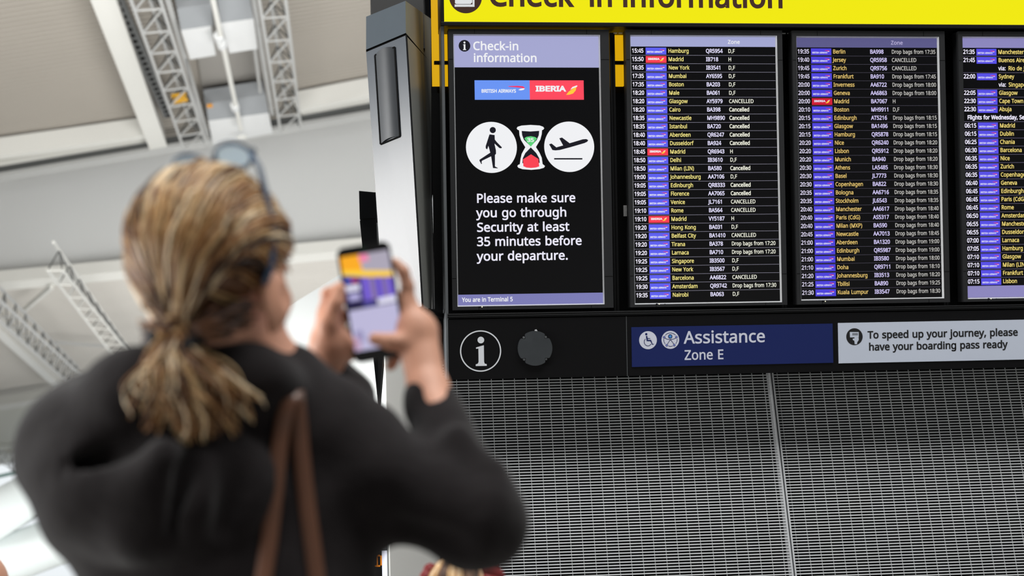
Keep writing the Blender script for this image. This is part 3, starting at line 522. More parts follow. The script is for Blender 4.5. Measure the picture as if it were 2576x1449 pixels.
b = MB(); b.box((us-.0012, vb, -.02), (us+.0012, vt, -.002), m_steel); b.build('joint_strip', t)
t = bd('ledge_profile', 'thin ribbed black ledge running under the row of screens', 'trim')
b = MB(); v1 = uv(1500, 783)[1]
b.box((u0, vt+.004, -.10), (UR, v1, .004), m_black); b.box((u0, vt+.001, -.1), (UR, vt+.004, -.006), m_dark); h_ = (v1-vt)/3
for k in (1, 2): b.box((u0, vt+.004+h_*k-.001, .004), (UR, vt+.004+h_*k+.001, .0065), m_bezel)
b.build('ledge', t, bevel=.001)
# blue and white notices
m_blue = mat('navy_vinyl', (28, 39, 92), .5, noise=.04, scale=6, spec=.15)
t = bd('assistance_sign', 'dark blue assistance notice with wheelchair symbol and zone letter', 'sign')
x0, y1 = uv(1588, 823); x1, y0 = uv(2095.5, 912.5); MB().box((x0, y0, 0.0), (x1, y1, .004), m_blue).build('plate', t)
m_lil = mat('pale_lilac_print', (206, 210, 226), .5, noise=.02); z = .0045
b = MB(); text(b, 'Assistance', *uv(1720, 864), 30.5*s9, z, m_lil, width=213*s9, bold=.014); text(b, 'Zone E', *uv(1721, 905), 24*s9, z, m_lil, width=103*s9, bold=.014); b.build('lettering', t)
k6 = 6.779; qq = lambda x, y: uv(1590+x/k6, 810+y/k6)
b = MB(); cx, cy = qq(268, 310); b.disc(cx, cy, 155/k6*s9, z, m_lil, 56)
hx, hy = qq(238, 208); b.disc(hx, hy, 20/k6*s9, z+.0004, m_blue, 20)
b.poly([[qq(231,238), qq(256,238), qq(260,272), qq(305,275), qq(306,284), qq(262,288), qq(264,303), qq(320,304), qq(345,372), qq(370,374), qq(371,380), qq(337,388), qq(308,328), qq(245,326)]], z+.0004, m_blue)
b.stroke([qq(222, 290), qq(204, 318), qq(203, 355), qq(220, 388), qq(255, 408), qq(290, 404), qq(318, 378)], 10/k6*s9, z+.0004, m_blue); b.build('wheelchair_pictogram', t)
b = MB(); cx, cy = qq(649, 304); b.disc(cx, cy, 155/k6*s9, z, m_lil, 56); z2 = z+.0004
ac = mat('sky_blue_print', (62, 140, 215), .5); av = mat('soft_violet_print', (128, 140, 215), .5); sw = 9/k6*s9
b.stroke([qq(562, 228), qq(590, 200), qq(625, 188), qq(665, 187), qq(705, 200), qq(735, 222)], sw, z2, m_blue)
b.stroke([qq(558, 275), qq(590, 292), qq(649, 300), qq(705, 290), qq(740, 272)], sw, z2, m_blue)
b.stroke([qq(649, 300), qq(598, 375)], sw, z2, m_blue); b.stroke([qq(651, 300), qq(705, 372)], sw, z2, m_blue)
b.stroke([qq(533, 294), qq(540, 335), qq(558, 372)], sw, z2, m_blue); b.stroke([qq(766, 290), qq(760, 332), qq(742, 368)], sw, z2, m_blue); b.stroke([qq(618, 410), qq(650, 416), qq(685, 410)], sw, z2, m_blue)
for x, y, r, c in ((646, 246, 37, ac), (543, 260, 21, av), (750, 257, 21, av), (587, 396, 21, av), (714, 393, 21, av)):
    cx, cy = qq(x, y); b.disc(cx, cy, r/k6*s9, z2+.0002, m_blue, 24); b.disc(cx, cy, r*.66/k6*s9, z2+.0005, c, 24)
b.build('support_pictogram', t)
m_not = mat('white_notice_vinyl', (192, 200, 216), .5, noise=.03, scale=6); m_ink = mat('black_print', (14, 14, 18), .5)
t = bd('boarding_pass_notice', 'white notice about having the boarding pass ready, black lettering', 'sign')
x0, y1 = uv(2107.5, 812.5); x1 = uv(2610, 806)[0]; y0 = uv(2110, 914)[1]; MB().box((x0, y0, 0), (x1, y1, .004), m_not).build('plate', t)
b = MB(); text(b, 'To speed up your journey, please', *uv(2182, 851.3), 18.2*s9, z, m_ink, width=406*s9, bold=.026); text(b, 'have your boarding pass ready', *uv(2184, 881.5), 18.2*s9, z, m_ink, width=375*s9, bold=.026); b.build('lettering', t)
k5 = 5.412; qq = lambda x, y: uv(2100+x/k5, 800+y/k5)
b = MB(); cx, cy = qq(262, 254); b.disc(cx, cy, 118/k5*s9, z, m_ink, 48)
b.poly([[qq(198,190), qq(320,190), qq(320,262), qq(202,264)]], z+.0004, m_not); b.poly([[qq(262,256), qq(275,250), qq(284,262), qq(318,264), qq(320,300), qq(300,330), qq(296,356), qq(265,356), qq(260,310), qq(240,300), qq(238,280), qq(262,278)]], z+.0006, m_not)
for k in range(7): b.poly([[qq(234+k*11, 204), qq(240+k*11, 204), qq(240+k*11, 236), qq(234+k*11, 236)]], z+.0007, m_ink)
b.build('pictogram', t)
# small white price-like tag hanging between the first two screens
tg = MB(); a = uv(1573, 531, -.03); tg.box((a[0]-.007, a[1]-.02, -.034), (a[0]+.006, a[1]+.022, -.028), mat('grey_sticker', (120, 120, 120), .5, noise=.4, scale=80))
tag(tg.build('cable_tag', mw=MBD), 'small grey cable tag in the gap between the first and second screens', 'tag')
# ------------------------------------------------------------------ silver pylon at the left end
t = thing('sign_pylon', 'tall silver grey sign pylon with a recessed grip, beside the first screen', 'pylon', T(PY(1020, 780, 4.9)))
o0 = PY(1020, 780, 4.9)
L_ = lambda p: Vector(p)-o0
def face(b, pts, mt): b.quad([L_(p) for p in pts], mt)
m_flank = mat('grey_green_flank', (128, 130, 126), .45, noise=.08, scale=10)
yt_, yb_ = 4.55, 4.86
def lerp(a, c, s): return a+(c-a)*s
# front face: near right edge and left edge
fTR, fBR = PY(1021, 89, yt_), PY(1062, 773, yb_); fTL, fBL = PY(921, 131, yt_+.12), PY(967, 806, yb_+.12)
bT, bB = PY(1084, 158, 5.22), PY(1086, 781, 5.22)
hx_ = (fTL-fTR); dn = (fBR-fTR)
b = MB(); face(b, [fTL, fBL, fBR, fTR], m_silver)
b.build('front_panel', t)
cTR, cTL = PY(1022, -120, yt_), PY(921, -70, yt_+.12); gap = .010
c1, c2 = fTR+Vector((0,0,gap)), fTL+Vector((0,0,gap)); k1 = PY(1020, 2, yt_); k2 = PY(921, 42, yt_+.12); kb = PY(1084, 47, 5.22)
b = MB(); cap_m = mat('slate_grey_cap', (78, 86, 93), .38, metal=.3, noise=.06, scale=12)
face(b, [k2, c2, c1, k1], cap_m); face(b, [k2, k1, kb], cap_m); face(b, [c2, fTL+Vector((.02, .12, gap)), c1], m_dark); b.build('cap', t)
b = MB(); face(b, [c1, PY(1084, 158, 5.22)+Vector((0,0,.0)), kb, k1], m_flank); face(b, [fTR, fBR, bB, bT], m_flank)
face(b, [fBL, bB, fBR], m_dark); face(b, [fTL, k2, kb, bB, fBL], m_flank); b.build('side_panel', t)
b = MB(); face(b, [c2+Vector((.004,.006,0)), fTL+Vector((.004,.006,0)), fTR+Vector((.004,.008,0)), c1+Vector((.004,.008,0))], m_dark); b.build('shadow_gap', t)
b = MB(); e = .006
for (p, q_) in ((fTR, fBR),): b.beam(L_(p)+Vector((.002,.002,0)), L_(q_)+Vector((.002,.002,0)), e, e, m_black)
b.beam(L_(fBL), L_(fBR), e, e, m_black); b.build('edge_trim', t)
# recessed grip: a concave trough sunk into the front panel
nf = (fBR-fTR).cross(fTL-fTR).normalized()
if nf.dot(CAM-fTR) < 0: nf = -nf
def on_face(px, py, off=0.0): return PL(px, py, fTR, nf, off)
gA, gB, gC, gD = on_face(944, 139), on_face(993.5, 119), on_face(1007, 343), on_face(958, 363)
b = MB(); N = 12; vs = []
for j in range(2):
    for i in range(N+1):
        s_ = i/N; p = lerp(gA, gB, s_) if j == 0 else lerp(gD, gC, s_); bow = .010*math.sin(math.pi*s_); vs.append(L_(p+nf*(.0015+bow)+(Vector((0,0,.012))*math.sin(math.pi*s_) if j == 0 else Vector((0,0,.008))*math.sin(math.pi*s_))))
b.add(vs, [(i, i+1, N+2+i, N+1+i) for i in range(N)], mat('dark_satin_metal', (44, 48, 53), .35, metal=.2, noise=.1, scale=30))
b.build('grip', t, smooth=True)
b = MB()
for p, q_ in ((gA, gD), (gD, gC), (gB, gC), (gA, gB)): b.beam(L_(p+nf*.001), L_(q_+nf*.001), .006, .005, m_dark, up=nf)
b.build('grip_edge', t)
# upright mast the pylon hangs from
mast = MB(); p0 = PY(990, 10, 5.0); mast.box((p0.x-.09, 5.0, p0.z-.2), (p0.x+.12, 5.18, p0.z+.9), m_black); tag(mast.build('pylon_mast'), 'black upright mast above the silver pylon cap', 'post')
# bracket cluster between pylon and board
b = MB(); 
for (x, y, wd, ht) in ((1092, 812, .05, .10), (1100, 870, .05, .12), (1102, 925, .03, .04)):
    p = PY(x, y, 5.26); b.box((p.x-wd/2, 5.24, p.z-ht/2), (p.x+wd/2, 5.30, p.z+ht/2), m_black)
p, q_ = PY(1065, 785, 5.1), PY(1110, 800, 5.2); b.beam(p, q_, .05, .02, m_black); p, q_ = PY(1070, 805, 5.2), PY(1112, 905, 5.3); b.beam(p, q_, .07, .02, m_black)
tag(b.build('support_bracket'), 'black support bracket joining the pylon foot to the board', 'bracket')
# black tapering fin seen past the left edge of the pylon
b = MB(); Yf = 5.5
up_ = [(903, 480), (946, 484), (947, 548), (905, 551)]; lo_ = [(905, 555), (947, 551), (962, 910), (952, 1030)]
for pts in (up_, lo_):
    pp = [PY(x, y, Yf+.06*(x > 930)) for x, y in pts]; pq = [p+Vector((.008, .05, 0)) for p in pp]
    b.add(pp+pq, [(3,2,1,0),(4,5,6,7)]+[(i,(i+1)%4,(i+1)%4+4,i+4) for i in range(4)], m_black)
b.beam(PY(955, 560, 5.52), PY(985, 60, 5.15), .03, .03, m_black, up=(0, 1, 0)); tag(b.build('tapering_fin'), 'black tapering fin hanging behind the phone and the silver pylon', 'fin')
# lit totem low behind the raised arm
t = thing('totem_display', 'lit totem with orange digits and a white glowing edge, low behind the elbow', 'sign', T((PY(930, 1449, 5.3).x, 5.3, 0)))
o1 = Vector((PY(930, 1449, 5.3).x, 5.3, 0)); xr0, xr1 = PY(961, 1420, 5.3).x-o1.x, PY(974, 1420, 5.3).x-o1.x; zt = PY(960, 1362, 5.3).z
MB().box((-.12, 0, 0), (xr0, .10, zt-.01), m_dark).build('body', t)
MB().box((xr0, -.004, 0), (xr1, .10, zt-.035), em('totem_glow', (238, 240, 255), 1.1)).build('light_edge', t)
MB().box((xr0-.006, -.006, zt-.035), (xr1+.002, .1, zt+.004), m_steel).build('top_cap', t, bevel=.004)
b = MB(); zz = PY(957, 1410, 5.3).z; oc = em('amber_digit', (240, 140, 20))
for dx, dz, ww, hh in ((-.012, .0, .004, .04), (-.012, .018, .02, .006), (-.012, -.02, .02, .006), (0.002, 0, .006, .036), (-.05, 0, .006, .04), (-.04, .018, .02, .006), (-.04, -.018, .02, .006)): b.box((xr0-.005+dx-ww/2, -.003, zz+dz-hh/2), (xr0-.005+dx+ww/2, 0, zz+dz+hh/2), oc)
b.build('digits', t)
# ------------------------------------------------------------------ the hall roof, left
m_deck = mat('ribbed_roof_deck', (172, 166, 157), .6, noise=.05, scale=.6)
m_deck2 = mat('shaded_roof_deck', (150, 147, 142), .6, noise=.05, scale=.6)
m_raf = mat('white_steelwork', (226, 226, 221), .45, noise=.02, scale=1)
m_pan = mat('pale_grey_ceiling_panel', (212, 214, 214), .6, noise=.02, scale=.5)
m_grey = mat('mid_grey_steel', (92, 94, 94), .5, noise=.05, scale=2); m_lgrey = mat('light_grey_steel', (185, 186, 185), .45, noise=.04, scale=2)
m_box = mat('plant_box_white', (226, 228, 229), .5, noise=.02, scale=2); m_boxg = mat('plant_box_grey', (150, 154, 158), .5, noise=.03, scale=2)
YB = 30.0
A0, A1 = PY(0, 428, YB), PY(920, 268, YB); dA = (A1-A0).normalized(); d1 = ray(850, 1333).normalized(); n1 = dA.cross(d1).normalized()
if n1.dot(CAM-A0) < 0: n1 = -n1
def on1(px, py, off=0.0): return PL(px, py, A0, n1, off)
def deck(name, p0, da, dd, n, s0, s1, t0, t1, pitch, mt, depth=.06):
    """ribbed sheet spanned by da (along the ribs) from s0 to s1 and dd from t0 to t1"""
    b = MB(); t = t0
    while t < t1-1e-6:
        prof = [(0, 0), (pitch*.42, 0), (pitch*.5, depth), (pitch*.92, depth), (pitch, 0)]
        vs = []
        for dt, h in prof: vs += [p0+da*s0+dd*(t+dt)-n*h, p0+da*s1+dd*(t+dt)-n*h]
        b.add(vs, [(2*i, 2*i+1, 2*i+3, 2*i+2) for i in range(4)], mt); t += pitch
    return b.build(name, kind='structure')
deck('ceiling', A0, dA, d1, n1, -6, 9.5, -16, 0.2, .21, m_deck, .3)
# bulkhead panel below the first cross beam
C0, C1 = PY(-60, 705, YB), PY(960, 620, YB)
def slab(pts, n, th, mt):
    pts = [Vector(p) for p in pts]; k = len(pts); b = MB(); q = [p-n*th for p in pts]
    return b.add(pts+q, [tuple(range(k)), tuple(range(k, 2*k))[::-1]]+[(i, (i+1) % k, (i+1) % k+k, i+k) for i in range(k)], mt)
slab([PY(-60, 430, YB), PY(-60, 712, YB), PY(1090, 612, YB), PY(1090, 235, YB)], Vector((0, -1, 0)), .3, m_pan).build('ceiling', kind='structure')
# lower bay beyond
dC = (C1-C0).normalized(); d3 = ray(610, 1300).normalized(); n3 = dC.cross(d3).normalized()
if n3.dot(CAM-C0) < 0: n3 = -n3
def on3(px, py, off=0.0): return PL(px, py, C0, n3, off)
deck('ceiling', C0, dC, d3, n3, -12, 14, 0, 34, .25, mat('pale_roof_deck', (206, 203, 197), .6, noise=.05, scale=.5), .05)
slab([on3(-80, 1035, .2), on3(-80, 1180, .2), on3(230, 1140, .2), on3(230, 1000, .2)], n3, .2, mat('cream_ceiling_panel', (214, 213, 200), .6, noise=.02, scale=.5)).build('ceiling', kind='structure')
def single(name, label, cat, p, q, wd, ht, mt, up=(0,0,1), group=None):
    o = MB().beam(p, q, wd, ht, mt, up).build(name); return tag(o, label, cat, group)
PXR = 30*1.02/FPX
single('ceiling_beam', 'wide white sloping roof beam, upper left', 'beam', on1(257-38*1.2, -150, .3), on1(396, 352, .3), 44*PXR, .5, m_raf, n1, 'white roof beams')
single('ceiling_beam', 'white cross beam at the foot of the wide sloping beam, left', 'beam', on1(-40, 380, .25), on1(385, 319, .25), 29*PXR, .4, m_raf, n1, 'white roof beams')
single('ceiling_beam', 'white cross beam right of the lattice trusses, beside the silver pylon', 'beam', on1(742, 258, .25), on1(1010, 205, .25), 29*PXR, .4, m_raf, n1, 'white roof beams')
single('ceiling_beam', 'white band under the smooth grey ceiling panel, behind the head', 'beam', PY(-60, 712, YB-.15), PY(980, 616, YB-.15), .5, 32*PXR, m_raf, (0,0,1), 'white roof beams')
single('rail', 'thin white cable rail below the left cross beam', 'rail', on1(-40, 418, .3), on1(402, 346, .3), 9*PXR, .1, m_raf, n1)
single('rail', 'thin olive strip painted as the shadow line under the left white cross beam', 'rail', on1(-40, 403, .25), on1(390, 337, .25), 6*PXR, .1, mat('olive_shade_line', (150, 150, 128), .6), n1)  # added strip with the beam's shadow line put into its colour
t = thing('crane_rail', 'dark grey crane rail with pale lower flange crossing below the lattice trusses', 'rail', T(PY(-40, 437, YB-1.2))); o = PY(-40, 437, YB-1.2)
MB().beam(*[p-o for p in (PY(-40, 437, YB-1.2), PY(1010, 259, YB-1.2))], .15, 21*PXR, m_grey).build('web', t)
MB().beam(*[p-o for p in (PY(-40, 453, YB-1.2), PY(1010, 275, YB-1.2))], .3, 10*PXR, m_lgrey).build('flange', t)
single('rail', 'thin white cable rail below the right cross beam', 'rail', on1(758, 284, .3), on1(1010, 238, .3), 9*PXR, .1, m_raf, n1)
b = MB(); p, q_ = on1(298-38, -80, .28), on1(424, 290, .28); b.beam(p, q_, 24*PXR, .1, m_grey, n1)
for k in range(26): c_ = p.lerp(q_, (k+.5)/26); b.beam(c_-d1*.06, c_+d1*.06, .08, .13, m_dark, n1)
tag(b.build('perforated_channel'), 'grey perforated channel along the right edge of the wide sloping beam', 'channel')
def truss(name, label, onp, l0, l1, r0, r1, n, nrm, off, mt, depth=.5, cw=7, px=PXR):
    t = thing(name, label, 'truss', T(onp(*l1, off)), 'lattice roof trusses'); o = onp(*l1, off); r = cw*px/2
    pl0, pl1, pr0, pr1 = (onp(*v, off)-o for v in (l0, l1, r0, r1)); up = -nrm*depth; md0, md1 = (pl0+pr0)/2+up, (pl1+pr1)/2+up
    for p, q in ((pl0, pl1), (pr0, pr1), (md0, md1)): MB().tube([p, q], r, mt, 8).build('chord', t)
    b = MB()
    for k in range(n+1):
        s = k/n; b.tube([pl0.lerp(pl1, s), pr0.lerp(pr1, s)], r*.62, mt, 6)
        if k < n:
            s2 = (k+1)/n; b.tube([pr0.lerp(pr1, s), pl0.lerp(pl1, s2)], r*.62, mt, 6); sm = (k+.5)/n
            for pp0, pp1 in ((pl0, pl1), (pr0, pr1)): b.tube([pp0.lerp(pp1, s), md0.lerp(md1, sm)], r*.5, m_grey, 6)  # back diagonals darker than the chords: shade put into their colour
            b.tube([md0.lerp(md1, sm), pr0.lerp(pr1, s2)], r*.5, m_grey, 6)
    b.build('lattice', t); return t
truss('lattice_truss', 'grey lattice truss beside the wide sloping beam, above the head', on1, (327-62, -180), (463, 376), (402-56, -180), (520, 366), 11, n1, .9, m_lgrey)
truss('lattice_truss', 'grey lattice truss right of the plant boxes, near the pylon', on1, (652-28, -170), (706, 332), (718-20, -170), (757, 325), 9, n1, .9, m_lgrey)
truss('lattice_truss', 'lattice truss in the lower bay just left of the neck', on3, (120, 680), (300, 915), (157, 680), (350, 920), 10, n3, 1.1, m_raf, cw=6)
truss('lattice_truss', 'lattice truss at the left photo edge, above the dark shoulder', on3, (-60, 700), (215, 955), (-75, 740), (185, 975), 12, n3, 1.1, m_lgrey, cw=7)
truss('lattice_truss', 'small distant lattice truss at the left edge below the shoulder line', on3, (-40, 1126), (110, 1205), (-40, 1140), (85, 1210), 8, n3, 1.2, m_lgrey, cw=4, px=PXR*2)
single('ceiling_beam', 'white sloping beam left of the edge truss, lower bay', 'beam', on3(-60, 765, .3), on3(150, 965, .3), 22*PXR*1.3, .4, m_raf, n3, 'white roof beams')
single('ceiling_beam', 'white beam crossing the far end of the lower bay, left edge', 'beam', on3(-60, 1024, .5), on3(150, 992, .5), .6, 20*PXR*2, m_raf, (0,0,1), 'white roof beams')
single('ceiling_beam', 'lowest white band at the left edge beside the dark shoulder', 'beam', on3(-60, 1143, .6), on3(110, 1132, .6), .6, 11*PXR*3, m_raf, (0,0,1), 'white roof beams')
single('brace', 'short white diagonal brace between the two lower lattice trusses', 'brace', on3(62, 779, .3), on3(130, 721, .3), 9*PXR, .1, m_raf, n3)
single('brace', 'thin pale rod beside the lower truss near the shoulder', 'brace', on3(140, 861, .3), on3(270, 871, .3), 7*PXR, .08, m_lgrey, n3)
# plant boxes between the upper trusses
def plant(label, gtop, wface):
    t = thing('plant_box', label, 'plant box', T(on1(*wface[0], .64)), 'plant boxes between the trusses'); o = on1(*wface[0], .64)
    g = [on1(*p, .48)-o for p in gtop[:2]]+[on1(*p, .64)-o for p in gtop[2:]]
    wf = [on1(*p, .64)-o for p in wface]; bk = [p-n1*.5 for p in wf]
    b = MB(); b.add(wf+bk, [(0,1,2,3),(7,6,5,4)]+[(i, i+4, (i+1)%4+4, (i+1)%4) for i in range(4)], m_box); b.build('casing', t)
    b = MB(); q = [p-n1*.3 for p in g]; b.add(g+q, [(0,1,2,3),(7,6,5,4)]+[(i, i+4, (i+1)%4+4, (i+1)%4) for i in range(4)], m_boxg); b.build('grey_panel', t)
plant('white plant box with a grey panel, upper left of the hanging pipe', [(445, 22), (530, 8), (536, 64), (455, 76)], [(455, 76), (531, 66), (543, 139), (478, 150)])
plant('white plant box right of the hanging pipe, upper row', [(545, -10), (626, -20), (637, 47), (555, 58)], [(555, 58), (638, 47), (648, 123), (577, 134)])
plant('wide white plant box with a notched foot, lowest between the trusses', [(518, 261), (668, 238), (676, 284), (524, 304)], [(524, 304), (676, 284), (686, 335), (536, 364)])
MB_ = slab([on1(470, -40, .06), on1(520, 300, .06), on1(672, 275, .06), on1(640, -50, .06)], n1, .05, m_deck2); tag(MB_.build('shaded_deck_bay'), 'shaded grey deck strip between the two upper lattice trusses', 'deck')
t = thing('hanging_pipe', 'white jointed pipe running between the plant boxes', 'pipe', T(on1(608, 345, .80))); o = on1(608, 345, .80)
MB().tube([on1(512, -110, .80)-o, on1(606, 325, .80)-o], 5.5*PXR, m_raf, 12).build('tube', t)
for k in ((551, 95), (591, 268), (557, 110)): p = on1(*k, .80)-o; MB().tube([p-d1*.12, p+d1*.12], 10*PXR, m_box, 12).build('joint', t)
ring = [Vector((0,0,0))+(dA*math.cos(a)+d1*math.sin(a))*.10 for a in np.linspace(0, 2*math.pi, 17)]; MB().tube(ring, .022, m_raf, 6, cap=False).build('end_ring', t)
for lab, l0, l1, wd in (('pale side rail left of the plant boxes', (405, -60), (530, 366), 10), ('pale rail inside the left truss, beside the wide box', (466, 140), (507, 330), 6), ('pale side rail right of the plant boxes', (628, -60), (684, 285), 9), ('thin side rail beside the right truss', (632, 60), (654, 228), 6)):
    single('side_rail', lab, 'rail', on1(*l0, .45), on1(*l1, .45), wd*PXR, .1, m_lgrey, n1)
for lab, pts, mt in (('yellow warning plate inside the left lattice truss', [(431, 241), (470, 236), (473, 255), (436, 262)], mat('yellow_plate', (238, 178, 10), .5)), ('small orange plate on the wide plant box', [(520, 266), (534, 264), (536, 270), (522, 272)], mat('orange_plate', (225, 150, 20), .5))):
    tag(slab([on1(*p, .62) for p in pts], n1, .03, mt).build('warning_plate'), lab, 'plate')
# big white roof struts, lower left, and the bright glazed end beyond
m_str = mat('gloss_white_strut', (196, 203, 203), .4, noise=.02, scale=1)
for lab, a, c, r in (('upper of the two thick white tubular struts, lower left corner', (-60, 1322, 20), (330, 1105, 26), .34), ('lower of the two thick white tubular struts, lower left corner', (-90, 1446, 20), (520, 1225, 24), .36)):
    tag(MB().tube([P(*a), P(*c)], r, m_str, 28).build('roof_strut', smooth=True), lab, 'strut', 'thick white roof struts')
m_mul = mat('teal_mullion', (120, 160, 155), .5)
for lab, pxy in (('thin teal glazing bar between the two thick white struts, left edge', (-80, 1352, 40, 1332)), ('thin teal glazing bar under the lower white strut, beside the dark jacket', (110, 1403, 205, 1393)), ('thin teal glazing bar over the upper white strut', (-10, 1200, 130, 1168)), ('short upright teal glazing bar in the lower left corner', (28, 1430, 29, 1500))):
    tag(MB().beam(P(pxy[0], pxy[1], 45), P(pxy[2], pxy[3], 45), .12, .08, m_mul).build('glazing_bar'), lab, 'glazing bar', 'glazing bars of the far window')
# ------------------------------------------------------------------ soft bodies: blended distance fields, meshed once
class Field:
    def __init__(s, lo, hi, h):
        s.lo = np.array(lo, float); s.h = h; s.n = np.ceil((np.array(hi)-s.lo)/h).astype(int)+1
        s.g = np.full(s.n, .08, np.float32); s.ax = [s.lo[i]+h*np.arange(s.n[i]) for i in range(3)]
    def sub(s, blo, bhi):
        a = np.clip(np.floor((np.array(blo)-s.lo)/s.h).astype(int), 0, s.n-1); b = np.clip(np.ceil((np.array(bhi)-s.lo)/s.h).astype(int)+1, 1, s.n)
        sl = tuple(slice(i, max(j, i+1)) for i, j in zip(a, b)); X = np.meshgrid(*[s.ax[i][sl[i]] for i in range(3)], indexing='ij', sparse=True); return sl, X
    def put(s, sl, d, k, cut=False):
        g = s.g[sl]
        if cut: d = -d; hh = np.maximum(k-np.abs(g-d), 0)/max(k, 1e-6); s.g[sl] = np.maximum(g, d)+hh*hh*k/4
        else: hh = np.maximum(k-np.abs(g-d), 0)/max(k, 1e-6); s.g[sl] = np.minimum(g, d)-hh*hh*k/4
    def cap(s, p0, p1, r0, r1, k=.01, flat=None, ratio=1.0, cut=False):
        """tapered capsule; flat: an axis along which the section is thinned by ratio"""
        p0, p1 = np.array(p0, float), np.array(p1, float); R = max(r0, r1)*max(1, 1)+.05
        sl, X = s.sub(np.minimum(p0, p1)-R, np.maximum(p0, p1)+R); q = [X[i]-p0[i] for i in range(3)]; d = p1-p0; L = max(d.dot(d), 1e-9)
        t = np.clip((q[0]*d[0]+q[1]*d[1]+q[2]*d[2])/L, 0, 1); e = [q[i]-t*d[i] for i in range(3)]; r = r0+(r1-r0)*t
        if flat is not None:
            f = np.array(flat, float); f /= np.linalg.norm(f); c = (e[0]*f[0]+e[1]*f[1]+e[2]*f[2])*(1/ratio-1); e = [e[i]+c*f[i] for i in range(3)]
        s.put(sl, (np.sqrt(e[0]**2+e[1]**2+e[2]**2)-r)*(1 if flat is None else .8), k, cut)
    def ell(s, c, rad, axes, k=.01, cut=False):
        c = np.array(c, float); A = np.array([list(a) for a in axes], float); R = max(rad)+.05; sl, X = s.sub(c-R, c+R); q = [X[i]-c[i] for i in range(3)]
        u = [(A[j][0]*q[0]+A[j][1]*q[1]+A[j][2]*q[2]) for j in range(3)]
        k0 = np.sqrt(sum((u[j]/rad[j])**2 for j in range(3))); k1 = np.sqrt(sum((u[j]/rad[j]**2)**2 for j in range(3)))+1e-9; s.put(sl, k0*(k0-1)/k1, k, cut)
    def plane_cut(s, p, n):
        sl, X = s.sub(s.lo, s.lo+s.h*s.n); d = sum((X[i]-p[i])*n[i] for i in range(3)); s.g = np.maximum(s.g, d.astype(np.float32))
    def wrinkle(s, amp, waves):
        X = np.meshgrid(*s.ax, indexing='ij', sparse=True)
        for f, ph, wob in waves:
            f = np.array(f); s.g += (amp*np.sin(X[0]*f[0]+X[1]*f[1]+X[2]*f[2]+ph+1.3*np.sin(X[0]*wob+X[2]*wob*.7+ph))).astype(np.float32)
    def value(s, p):
        i = np.clip(((np.array(p)-s.lo)/s.h).round().astype(int), 0, s.n-1); return float(s.g[tuple(i)])
    def hit(s, px, py, d0, d1, step=.003):
        d = d0
        while d < d1:
            if s.value(P(px, py, d)) < 0: return d
            d += step
        return d1
    def mesh(s, name, mt, parent=None, org=(0,0,0)):
        g = s.g; ins = g < 0; N = s.n; cc = np.zeros(N-1, np.int8)
        for i in (0, 1):
            for j in (0, 1):
                for k in (0, 1): cc += ins[i:N[0]-1+i, j:N[1]-1+j, k:N[2]-1+k]
        act = (cc > 0) & (cc < 8); ids = np.argwhere(act); idx = np.full(N-1, -1, np.int64); idx[tuple(ids.T)] = np.arange(len(ids))
        acc = np.zeros((len(ids), 3)); cnt = np.zeros(len(ids)); co_ = [(i, j, k) for i in (0, 1) for j in (0, 1) for k in (0, 1)]
        for a in co_:
            for ax in range(3):
                if a[ax]: continue
                b = list(a); b[ax] = 1; ga = g[ids[:,0]+a[0], ids[:,1]+a[1], ids[:,2]+a[2]]; gb = g[ids[:,0]+b[0], ids[:,1]+b[1], ids[:,2]+b[2]]
                m = (ga < 0) != (gb < 0); t = np.where(m, ga/np.where(ga-gb == 0, 1, ga-gb), 0); pt = np.tile(np.array(a, float), (len(ids), 1)); pt[:, ax] += t
                acc[m] += pt[m]; cnt[m] += 1
        v = s.lo+s.h*(ids+acc/cnt[:, None])-np.array(org); faces = []
        for ax in range(3):
            o1_, o2_ = [(1, 2), (2, 0), (0, 1)][ax]; sa = [slice(None)]*3; sb = [slice(None)]*3; sa[ax] = slice(0, -1); sb[ax] = slice(1, None); a, b = ins[tuple(sa)], ins[tuple(sb)]
            e = np.argwhere(a != b); e = e[(e[:, o1_] > 0) & (e[:, o2_] > 0) & (e[:, o1_] < N[o1_]-1) & (e[:, o2_] < N[o2_]-1)]; f = a[tuple(e.T)]
            q = []
            for da, db in ((-1, -1), (0, -1), (0, 0), (-1, 0)):
                c = e.copy(); c[:, o1_] += da; c[:, o2_] += db; q.append(idx[tuple(c.T)])
            q = np.stack(q, 1); q[~f] = q[~f][:, ::-1]; faces.append(q)
        F = np.concatenate(faces); F = F[(F >= 0).all(1)]
        me = bpy.data.meshes.new(name); me.from_pydata(v.tolist(), [], F.tolist()); me.materials.append(mt); me.polygons.foreach_set('use_smooth', [True]*len(me.polygons)); me.update()
        o_ = bpy.data.objects.new(name, me); sc.collection.objects.link(o_)
        if parent is not None: o_.parent = parent
        return o_
UP = Vector((0, 0, 1))
def skin_mat(name, rgb): 
    m = mat(name, rgb, .48, noise=.10, scale=14, spec=.35); b = m.node_tree.nodes['Principled BSDF']; b.inputs['Subsurface Weight'].default_value = .0; return m
m_skin = skin_mat('fair_skin', (212, 157, 131)); m_jkt = mat('black_wool_jacket', (28, 24, 25), .9, noise=.25, scale=60, spec=.12, bump=.15)
b_ = m_jkt.node_tree.nodes['Principled BSDF']; b_.inputs['Sheen Weight'].default_value = .12; b_.inputs['Sheen Roughness'].default_value = .5
m_trs = mat('dark_trousers', (30, 32, 38), .8, noise=.2, scale=50); m_shoe = mat('black_leather', (18, 17, 17), .4)
